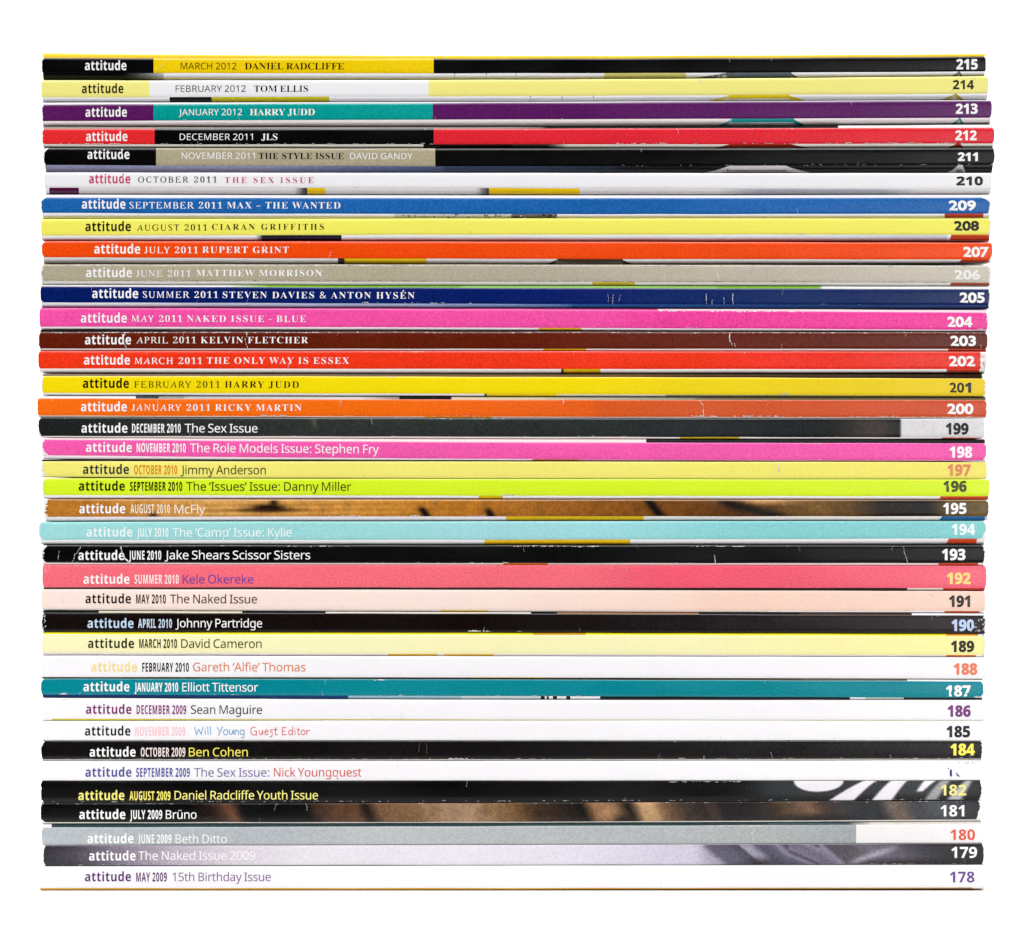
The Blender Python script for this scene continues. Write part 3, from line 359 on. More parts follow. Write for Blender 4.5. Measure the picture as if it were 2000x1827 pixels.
class Mag:
    """one magazine: its measured edges and the printed bands of its spine"""
    def __init__(self, d, rng):
        self.d = d; self.rng = rng
        self.L, self.R = d['x']
        self.T1, self.B1, self.B2 = list(d['t1']), list(d['b1']), list(d['b2'])
        self.T0 = list(d['t0']) if 't0' in d else [q - 0.9 for q in self.T1]
        self.y0 = rng.uniform(-0.00025, 0.00025)
        self.w1 = make_wobble(rng, 0.35); self.w2 = make_wobble(rng, 0.35)
        self.jl = [rng.uniform(-1, 1) for _ in range(25)]; self.jr = [rng.uniform(-1, 1) for _ in range(25)]
        self.rl, self.rr = d.get('round', (3.0, 3.0))
        self.jag = d.get('jag', (0.5, 0.5))
    def e(self, k, x):
        if k == 0: return quad3(self.T0, x) + self.wt(x)
        if k == 1: return max(quad3(self.T1, x) + self.w1(x), self.e(0, x) + 0.5)
        if k == 2: return min(quad3(self.B1, x) + self.w2(x), self.e(3, x) - 0.5)
        return quad3(self.B2, x) + self.wb(x)
    def xs(self, x, v):
        """round and chip the two ends of the spine"""
        r = abs(2 * v - 1) ** 5 * 0.75
        k = min(24, max(0, int(v * 24.001)))
        if x < self.L + 30:
            t = 1 - (x - self.L) / 30
            x += t * (r * self.rl + self.jl[k] * self.jag[0] * 0.6)
        if x > self.R - 30:
            t = 1 - (self.R - x) / 30
            x -= t * (r * self.rr + self.jr[k] * self.jag[1] * 0.6)
        return x
    def at(self, band, x, v, lift=0.0):
        if band == 'spine':
            a, b = self.e(1, x), self.e(2, x)
            y = self.y0 - 0.00022 * (1 - (2 * v - 1) ** 6) - 0.00004 * (1 - (2 * v - 1) ** 2)
            return (X(self.xs(x, v)), y - lift, Z(a + (b - a) * v))
        if band == 'bottom':
            a, b = self.e(2, x), self.e(3, x)
            xx = self.xs(x, 1.0)
        else:
            a, b = self.e(1, x), self.e(0, x)
            xx = self.xs(x, 0.0)
        h = abs(b - a)
        d = max(0.0002, h * S * (self.d.get('deep', 2.0) if band == 'bottom' else 1.2))
        p = 3.0 if band == 'bottom' else 2.0
        s = max(0.0, 1 - (0.99 * v) ** p) ** (1 / p)
        return (X(xx), self.y0 + d * (1 - s) - lift, Z(a + (b - a) * v) + (-lift * v if band == 'bottom' else lift * v))

    def grid(self, bld, band, fn, step, rows, cuts=()):
        cs = {self.L, self.R}
        n = int((self.R - self.L) / step)
        for k in range(n + 1): cs.add(self.L + (self.R - self.L) * k / n)
        for q in (4, 10, 18, 30): cs.add(self.L + q); cs.add(self.R - q)
        for q in cuts:
            if self.L < q < self.R: cs.add(q)
        cs = sorted(cs)
        out = [cs[0]]
        for q in cs[1:]:
            if q - out[-1] > 0.05: out.append(q)
        P = [[self.at(band, x, v) for v in rows] for x in out]
        for i in range(len(out) - 1):
            xa, xb = out[i] + 0.02, out[i + 1] - 0.02
            for j in range(len(rows) - 1):
                va, vb = rows[j], rows[j + 1]
                pts = [P[i][j], P[i + 1][j], P[i + 1][j + 1], P[i][j + 1]]
                cols = [fn(xa, va), fn(xb, va), fn(xb, vb), fn(xa, vb)]
                if band != 'top': pts.reverse(); cols.reverse()
                bld.quad(pts, cols)
    def strip(self, bld, band, pairs, c, lift, sub=1):
        """a printed or worn patch on the band: a ladder of point pairs (x, v)"""
        cc = lin(c)
        for (p, q), (p2, q2) in zip(pairs, pairs[1:]):
            for k in range(sub):
                a, b = k / sub, (k + 1) / sub
                l = lambda s, e, t: self.at(band, s[0] + (e[0] - s[0]) * t, s[1] + (e[1] - s[1]) * t, lift)
                pts = [l(p, q, a), l(p2, q2, a), l(p2, q2, b), l(p, q, b)]
                # keep every face turned to the front
                nx = (pts[2][0] - pts[0][0]) * (pts[3][2] - pts[1][2]) - (pts[3][0] - pts[1][0]) * (pts[2][2] - pts[0][2])
                if nx < 0: pts.reverse()
                bld.quad(pts, [cc] * 4)

    # ---- printed shapes on the fold under the spine
    def fin(self, bld, xa, xb, xc, xd, c):
        pr = []
        for k in range(9):
            t = k / 8; pr.append(((xa + (xb - xa) * t, 1.0), (xa + (xb - xa) * t, 1 - t ** 1.6)))
        for k in range(9):
            t = k / 8; pr.append(((xc + (xd - xc) * t, 1.0), (xc + (xd - xc) * t, t ** 0.7)))
        pr = [(q, p) for p, q in pr]
        self.strip(bld, 'bottom', pr, c, 0.00003, 4)
    def slantbox(self, bld, band, x0, x1, c, s0=0.0, s1=0.0):
        n = 5
        pr = [((x0 + s0 * k / n, k / n), (x1 + s1 * k / n, k / n)) for k in range(n + 1)]
        self.strip(bld, band, pr, c, 0.00003, 6)

    # ---- wear
    def scuff(self, bld, edge, x0, x1, n, hmax, c=(244, 242, 240), band='spine'):
        r = self.rng
        for _ in range(int(n * 1.4)):
            x = r.uniform(x0, x1); ln = r.uniform(1.5, 14) * (0.45 if r.random() < .7 else 1); g = r.uniform(0.82, 1.0); cc = tuple(q * g for q in c); H = self.e(2, x) - self.e(1, x)
            k = max(3, int(ln / 2)); off = r.uniform(0.1, 1.5) / H
            pr = []
            for i in range(k + 1):
                xx = x + ln * i / k
                h = r.uniform(0.1, 1) * hmax * 1.1 / H * (0.25 if i in (0, k) else 1)
                a, b = off, off + h
                if edge == 'B': a, b = 1 - b, 1 - a
                pr.append(((xx, a), (xx, b)))
            if pr[-1][0][0] < self.R - 2 and pr[0][0][0] > self.L + 2:
                self.strip(bld, band, pr, cc, 0.00010)
    def crack(self, bld, x, v0, v1, w=1.2, lean=0, zig=1.5, c=None):
        r = self.rng; n = 13; pr = []
        bend = r.uniform(-1, 1) * zig
        for k in range(n + 1):
            t = k / n
            xc = x + lean * t + bend * math.sin(t * 3.1) + r.uniform(-zig, zig) * 0.45
            ww = w * r.uniform(0.15, 1.15) * (0.2 if k in (0, n) else 1)
            v = v0 + (v1 - v0) * t
            pr.append(((xc - ww / 2, v), (xc + ww / 2, v)))
        a = 0
        while a < n:
            b = min(n, a + r.randint(2, 6))
            g = r.uniform(196, 250)
            self.strip(bld, 'spine', pr[a:b + 1], c or (g, g - 1, g - 3), 0.00011)
            a = b + (1 if w < 1.6 and r.random() < 0.4 else 0)
    def worn_end(self, bld, side, w, v0=0.0, v1=1.0, c=(246, 244, 242), rough=0.6):
        r = self.rng; n = max(4, int(14 * (v1 - v0))); pr = []
        for k in range(n + 1):
            v = v0 + (v1 - v0) * k / n
            q = w * (1 - rough + rough * r.uniform(0, 1.5))
            if side == 'L': pr.append(((self.L, v), (self.L + q, v)))
            else: pr.append(((self.R - q, v), (self.R, v)))
        self.strip(bld, 'spine', pr, c, 0.00008, 3)
    def corner(self, bld, side, top, w, h, c=(247, 245, 243)):
        r = self.rng; n = 6; pr = []
        for k in range(n + 1):
            t = k / n; v = t * h if top else 1 - t * h
            q = w * (1 - t) * 0.7 * r.uniform(0.7, 1.2) + 0.4
            if side == 'L': pr.append(((self.L, v), (self.L + q, v)))
            else: pr.append(((self.R - q, v), (self.R, v)))
        self.strip(bld, 'spine', pr, c, 0.00008, 3)

# ------------------------------------------------------------------ lettering
SPACE = {'serif_bold': 36, 'serif_light': 36, 'sans_bold': 36, 'sans': 31, 'geo': 36}
def glyph(font, ch):
    """advance and contours, cap height 100; a few characters are composed"""
    if font == 'serif_light' and ch.isdigit():
        return glyph('serif_bold', ch)
    if font == 'geo' and ch == '4':
        return 78, [[(44, 0), (58, 0), (58, 23), (70, 23), (70, 33), (58, 33), (58, 100), (44, 100), (5, 35), (5, 23), (44, 23)], [(44, 33), (19, 33), (44, 75)]]
    if font == 'sans_bold' and ch == '4':
        return 80, [[(45, 0), (45, 21), (2, 21), (2, 35), (46, 100), (66, 100), (66, 37), (78, 37), (78, 21), (66, 21), (66, 0)], [(21, 37), (45, 37), (45, 73)]]
    if font == 'serif_bold' and ch == '\u00c9':
        a, cs = glyph('serif_bold', 'E')
        return a, cs + [[(38, 108), (48, 108), (66, 124), (62, 131), (52, 130)]]
    if ch not in GLYPHS[font]:
        if font == 'geo':
            a, cs = glyph('sans_bold', ch); return a * 1.1, [[(x * 1.12, y * 1.01) for x, y in c] for c in cs]
        return glyph('sans', ch)
    a, s = GLYPHS[font][ch]
    return a, [[tuple(int(q) for q in p.split(',')) for p in c.split(' ')] for c in s.split(';')]

def text_polys(s, font, x0, x1, base, h, mode, sx, track):
    k = h / 100.0
    pos = 0; items = []
    for ch in s:
        if ch == ' ': pos += SPACE[font] ; items.append(None); pos += 0; continue
        a, cs = glyph(font, ch)
        items.append((pos, len(items), cs)); pos += a
    ink = [i for i in items if i]
    lo = min(p[0] for c in ink[0][2] for p in c)
    hi = ink[-1][0] + max(p[0] for c in ink[-1][2] for p in c)
    n = len(items) - 1
    if mode == 'track':
        t = ((x1 - x0) - (hi - lo) * k * sx) / max(1, n)
    else:
        sx = (x1 - x0) / (((hi - lo) + track * n) * k); t = track * k * sx
    out, light = [], []
    chars = [c for c in s]
    for i in ink:
        grp = []
        (light if font == 'serif_light' and chars[i[1]].isdigit() else out).append(grp)
        for c in i[2]:
            grp.append([(x0 + (i[0] + p[0] - lo) * k * sx + t * i[1], base - p[1] * k) for p in c])
    return (out, light)

def embolden(polys, off):
    """move every outline sideways to make the letters heavier or lighter"""
    area = lambda p: sum(p[i][0] * p[(i + 1) % len(p)][1] - p[(i + 1) % len(p)][0] * p[i][1] for i in range(len(p))) / 2
    if not polys: return polys
    sgn = 1 if area(max(polys, key=lambda p: abs(area(p)))) > 0 else -1
    if abs(off) < 0.01: return polys
    out = []
    for p in polys:
        q = [p[0]]
        for c in p[1:]:
            if math.hypot(c[0] - q[-1][0], c[1] - q[-1][1]) > 0.75: q.append(c)
        while len(q) > 3 and math.hypot(q[0][0] - q[-1][0], q[0][1] - q[-1][1]) < 0.75: q.pop()
        if len(q) < 3: continue
        n = len(q); r = []
        for i in range(n):
            a, b, c = q[i - 1], q[i], q[(i + 1) % n]
            u = (b[0] - a[0], b[1] - a[1]); v = (c[0] - b[0], c[1] - b[1])
            lu, lv = math.hypot(*u), math.hypot(*v)
            n1 = (u[1] / lu * sgn, -u[0] / lu * sgn); n2 = (v[1] / lv * sgn, -v[0] / lv * sgn)
            m = (n1[0] + n2[0], n1[1] + n2[1]); k = m[0] * n1[0] + m[1] * n1[1]
            k = off / max(k, 0.8)
            r.append((b[0] + m[0] * k, b[1] + m[1] * k))
        out.append(r)
    return out

def poly_mesh(polys, offset):
    """fill outlines (holes included) and give back flat vertices and faces"""
    cu = bpy.data.curves.new('tmp', 'CURVE'); cu.dimensions = '2D'; cu.fill_mode = 'FRONT'
    for p in [q for g in polys for q in embolden(g, offset)]:
        sp = cu.splines.new('POLY'); sp.points.add(len(p) - 1)
        for i, q in enumerate(p): sp.points[i].co = (q[0] / 10, -q[1] / 10, 0, 1)
        sp.use_cyclic_u = True
    o = bpy.data.objects.new('tmp', cu); col.objects.link(o)
    dg = bpy.context.evaluated_depsgraph_get()
    me = bpy.data.meshes.new_from_object(o.evaluated_get(dg))
    vs = [(v.co.x * 10, -v.co.y * 10) for v in me.vertices]
    fs = [tuple(p.vertices) for p in me.polygons]
    bpy.data.objects.remove(o); bpy.data.curves.remove(cu); bpy.data.meshes.remove(me)
    return vs, fs

def lettering(mag, root, origin, name, polys, offset, c, slope=True):
    if isinstance(polys, tuple): polys, light = polys
    else: light = None
    vs, fs, gi = [], [], []
    for k, (grp, off) in enumerate([(g, offset) for g in polys] + [(g, -0.22) for g in light or ()]):
        v2, f2 = poly_mesh([grp], off)          # each letter on its own, so that touching letters stay whole
        fs += [tuple(i + len(vs) for i in f) for f in f2]; vs += v2; gi += [k] * len(f2)
    if not fs: return None
    bld = Builder()
    cc = lin(c)
    xm = min(v[0] for v in vs)
    for f, k in zip(fs, gi):
        pts = []
        for i in f:
            x, y = vs[i]
            if slope: y += mag.slope * (x - xm)
            a, b = mag.e(1, x), mag.e(2, x)
            v = min(0.985, max(0.015, (y - a) / (b - a)))
            px = mag.at('spine', x, v, 0.00006 + 0.000001 * (k % 2))
            pts.append((X(x), px[1], Z(a + (b - a) * v)))
        ar = sum(pts[i][0] * pts[(i + 1) % len(pts)][2] - pts[(i + 1) % len(pts)][0] * pts[i][2] for i in range(len(pts)))
        if ar < 0: pts.reverse()
        bld.quad(pts, [cc] * len(pts))
    return bld.build(name, INK, root, origin)

def ribbon(pts, w):
    """outline of a pen stroke"""
    out = []
    for i in range(len(pts) - 1):
        (xa, ya), (xb, yb) = pts[i], pts[i + 1]
        l = math.hypot(xb - xa, yb - ya) or 1
        nx, ny = -(yb - ya) / l * w / 2, (xb - xa) / l * w / 2
        ex, ey = (xb - xa) / l * w * .25, (yb - ya) / l * w * .25
        out.append([(xa + nx - ex, ya + ny - ey), (xb + nx + ex, yb + ny + ey), (xb - nx + ex, yb - ny + ey), (xa - nx - ex, ya - ny - ey)])
    return out
def ribbon_lettering(mag, root, origin, name, strokes, w, c):
    bld = Builder(); cc = lin(c); z = 0
    for s in strokes:
        for q in ribbon(s, w):
            pts = []
            z += 1
            for x, y in q:
                a, b = mag.e(1, x), mag.e(2, x)
                p = mag.at('spine', x, (y - a) / (b - a), 0.00005 + 0.0000006 * (z % 40))
                pts.append((X(x), p[1], p[2]))
            ar = sum(pts[i][0] * pts[(i + 1) % 4][2] - pts[(i + 1) % 4][0] * pts[i][2] for i in range(4))
            if ar < 0: pts.reverse()
            bld.quad(pts, [cc] * 4)
    return bld.build(name, INK, root, origin)
# ------------------------------------------------------------------ colours (as printed)
W = (249, 247, 250); K = (2, 2, 3); YB = (240, 200, 8); RB = (205, 62, 10); INKW = (255, 253, 253)
GREYW = (226, 222, 222)
def pic_wood(x, v):
    stops = [(80, (176, 112, 36)), (200, (190, 122, 40)), (330, (214, 152, 72)), (430, (226, 170, 92)), (600, (214, 152, 72)),
             (760, (204, 138, 52)), (900, (186, 116, 34)), (1050, (160, 98, 34)), (1230, (130, 76, 22)), (1330, (112, 64, 20)),
             (1450, (80, 46, 14)), (1600, (112, 80, 34)), (1660, (96, 66, 26)), (1720, (30, 20, 10)), (1810, (14, 10, 8)),
             (1850, (92, 72, 30)), (1930, (104, 82, 40))]
    c = ramp(stops, x)
    c = mix(c, (150, 92, 26), 0.35 * (0.5 + 0.5 * math.sin(v * 19 + x * 0.004)) * bell(x, 550, 500))
    c = mix(c, (26, 14, 8), 1.3 * bell(x, 525, 26 + 14 * v) * bell(v, 0.5, 0.22))
    c = mix(c, (26, 14, 8), 0.9 * bell(x, 535, 8) * bell(v, 0.15, 0.3))
    c = mix(c, (60, 32, 10), 0.8 * bell(x, 520, 70) * bell(v, 0.62, 0.10))
    c = mix(c, (40, 22, 8), 0.9 * bell(x, 300, 8) * bell(v, 0.95, 0.2))
    c = mix(c, (26, 14, 8), 1.2 * bell(x, 814 + 20 * v, 8) * smooth(0.25, 0.7, v))
    c = mix(c, (26, 14, 8), 1.2 * bell(x, 944 + 16 * v, 8) * smooth(0.35, 0.8, v))
    c = mix(c, (16, 9, 6), 1.3 * bell(x, 1266 + 24 * v, 9))
    c = mix(c, (190, 140, 84), 1.1 * bell(x, 1490, 70) * smooth(0.45, 0.05, v))
    c = mix(c, (24, 14, 8), 1.0 * bell(v, (x - 1400) / 120, 0.28) * smooth(1385, 1420, x) * smooth(1580, 1500, x))
    return c
def pic_tan(x, v):
    stops = [(80, K), (370, K), (420, (40, 24, 16)), (452, (110, 66, 40)), (466, (90, 52, 32)), (470, K), (600, K), (625, (74, 46, 28)),
             (690, (98, 60, 34)), (704, (96, 58, 34)), (716, (10, 7, 6)), (724, (12, 8, 6)), (735, (116, 78, 50)), (800, (126, 88, 52)),
             (860, (160, 122, 86)), (910, (168, 130, 98)), (1000, (122, 86, 44)), (1040, (70, 46, 24)), (1120, (26, 18, 12)),
             (1147, (10, 8, 6)), (1156, (150, 104, 62)), (1190, (170, 122, 78)), (1216, (120, 84, 50)), (1226, (16, 10, 8)), (1240, (20, 12, 8)),
             (1246, (178, 134, 84)), (1275, (204, 158, 104)), (1300, (120, 82, 50)), (1340, (58, 42, 34)), (1385, (30, 24, 24)), (1394, (96, 62, 42)),
             (1404, (24, 20, 20)), (1470, (28, 24, 24)), (1520, (60, 44, 30)), (1580, (124, 88, 60)), (1610, (70, 48, 36)), (1660, (40, 42, 46)),
             (1725, (30, 34, 38)), (1740, (112, 92, 78)), (1765, (100, 80, 66)), (1785, (52, 56, 62)), (1840, (66, 70, 78)), (1930, (22, 22, 26))]
    xx = x - 16 * (v - 0.5)
    c = mix(mix(ramp(stops, xx - 8), ramp(stops, xx + 8), 0.5), ramp(stops, xx), 0.34)
    c = mix(c, K, 0.8 * bell(x, 1215, 18) * smooth(0.45, 0.95, v))
    c = mix(c, (14, 14, 16), 0.8 * smooth(0.5, 0.9, v) * bell(x, 1590, 70))
    return c
def pic_drape(x, v):
    stops = [(80, (40, 36, 48)), (150, (70, 64, 78)), (190, (104, 94, 112)), (250, (140, 126, 146)), (340, (186, 172, 190)), (450, (214, 204, 216)),
             (600, (228, 220, 230)), (900, (228, 222, 234)), (1150, (220, 212, 228)), (1300, (206, 198, 220)), (1380, (206, 196, 220)), (1480, (150, 144, 172)), (1930, (120, 112, 130))]
    c = ramp(stops, x)
    k = x - 46 * (v - 0.5)
    if x > 1350:
        d = ramp([(1350, (210, 202, 222)), (1385, (190, 182, 208)), (1402, (104, 98, 122)), (1440, (96, 92, 114)), (1462, (74, 70, 88)), (1468, (176, 168, 196)),
                  (1485, (168, 160, 190)), (1500, (84, 80, 104)), (1525, (96, 90, 116)), (1540, (148, 138, 166)), (1556, (70, 66, 88)), (1566, (126, 118, 148)),
                  (1600, (112, 104, 132)), (1625, (150, 140, 166)), (1634, (84, 78, 92)), (1680, (90, 84, 92)), (1710, (116, 108, 126)), (1760, (96, 90, 108)),
                  (1800, (62, 58, 70)), (1850, (36, 33, 38)), (1930, (18, 16, 18))], k - (46 * (v - 0.5) if 1540 < x < 1600 else 0))
        d = mix(d, (44, 40, 48), 0.16)
        c = mix(c, d, smooth(1350, 1385, x))
        c = mix(c, (30, 26, 32), 0.85 * smooth(0.45, 1.0, v) * bell(x, 1490, 34))
        c = mix(c, (30, 26, 30), 0.8 * smooth(0.55, 0.95, v) * smooth(1640, 1760, x))
        c = mix(c, (172, 164, 186), 0.8 * bell(v, 1.0 - (x - 1650) / 120, 0.16) * smooth(1645, 1680, x) * smooth(1770, 1720, x))
    return mix(c, (30, 27, 36), 0.35 * smooth(0.5, 1, v) * smooth(300, 90, x))
def pic_zebra(x, v):
    c = ramp([(80, K), (1440, K), (1500, (36, 40, 44)), (1560, (44, 48, 52)), (1700, (40, 44, 48)), (1820, (46, 50, 54)), (1930, (26, 26, 28))], x)
    c = mix(c, K, 0.7 * smooth(0.6, 1.0, v))
    wh = (236, 230, 236)
    def stroke(t0, t1, b0, b1, e=4):
        a = t0 + (b0 - t0) * v ** 0.85; b = t1 + (b1 - t1) * v ** 0.85
        return smooth(a - e, a + e, x) * (1 - smooth(b - e, b + e, x))
    dome = smooth(1.08, 0.88, ((x - 1596) / 46) ** 2 + (v / 0.56) ** 2) if x < 1596 else smooth(1.08, 0.88, ((x - 1596) / 52) ** 2 + (v / 0.56) ** 2)
    c = mix(c, wh, dome)
    c = mix(c, wh, stroke(1688, 1712, 1620, 1668))
    c = mix(c, wh, stroke(1740, 1772, 1703, 1742))
    if v < 0.62: c = mix(c, wh, stroke(1805, 1828, 1780, 1786) * smooth(0.62, 0.5, v))
    c = mix(c, (188, 184, 186), 0.8 * stroke(1838, 1856, 1806, 1830, 6))
    c = mix(c, (210, 206, 208), 0.85 * stroke(1886, 1900, 1850, 1878, 6))
    return c
def pic_dusk(x, v):
    c = ramp([(75, (24, 28, 28)), (300, (40, 46, 42)), (800, (44, 50, 46)), (1200, (36, 42, 42)), (1500, (20, 26, 30)), (1620, (22, 26, 28)),
              (1680, (56, 46, 40)), (1720, (58, 48, 42)), (1752, (24, 26, 28)), (1757, (16, 18, 20)), (1761, (222, 218, 220)), (1930, (226, 222, 224))], x)
    c = mix(c, (110, 92, 76), 0.6 * bell(x, 612 + 8 * v, 5) * smooth(0.7, 0.2, v))
    return c
def ramp(stops, x):
    if x <= stops[0][0]: return stops[0][1]
    for (a, ca), (b, cb) in zip(stops, stops[1:]):
        if x < b: return mix(ca, cb, (x - a) / (b - a))
    return stops[-1][1]

# ------------------------------------------------------------------ lettering styles
def att(x0, x1, base, c, h=19.5): return ('masthead_lettering', 'attitude', 'sans_bold', x0, x1, base, h / 1.06, 'fit', 1, 4, 0.05, c)
def sl(s, x0, x1, base, c, h=12.6): return ('date_lettering', s, 'serif_light', x0, x1, base, h, 'track', 1.06, 0, 0.08, c)
def sb(s, x0, x1, base, c, h=12.8): return ('headline_lettering', s, 'serif_bold', x0, x1, base, h, 'track', 1.06, 0, -0.14, c)
def ls(s, x0, x1, base, c, h=12.6, part='date_lettering'): return (part, s, 'sans', x0, x1, base, h, 'fit', 1, 1, -0.05, c)
def cd(s, x0, x1, base, c, h=17.5): return ('date_lettering', s, 'sans_bold', x0, x1, base, h, 'fit', 1, 7, 0.06, c)
def hl(s, x0, x1, base, c, h=16.8): return ('headline_lettering', s, 'sans', x0, x1, base, h, 'fit', 1, -3, 0.06, c)
def nb(s, x0, x1, base, c, h=20.5, off=0.75): return ('issue_number', s, 'sans_bold', x0, x1, base, h, 'fit', 1, 0, off, c)
def ng(s, x0, x1, base, c, h=19, off=1.1): return ('issue_number', s, 'geo', x0 + 1, x1 - 1, base - .5, h - 1, 'fit', 1, 0, off, c)

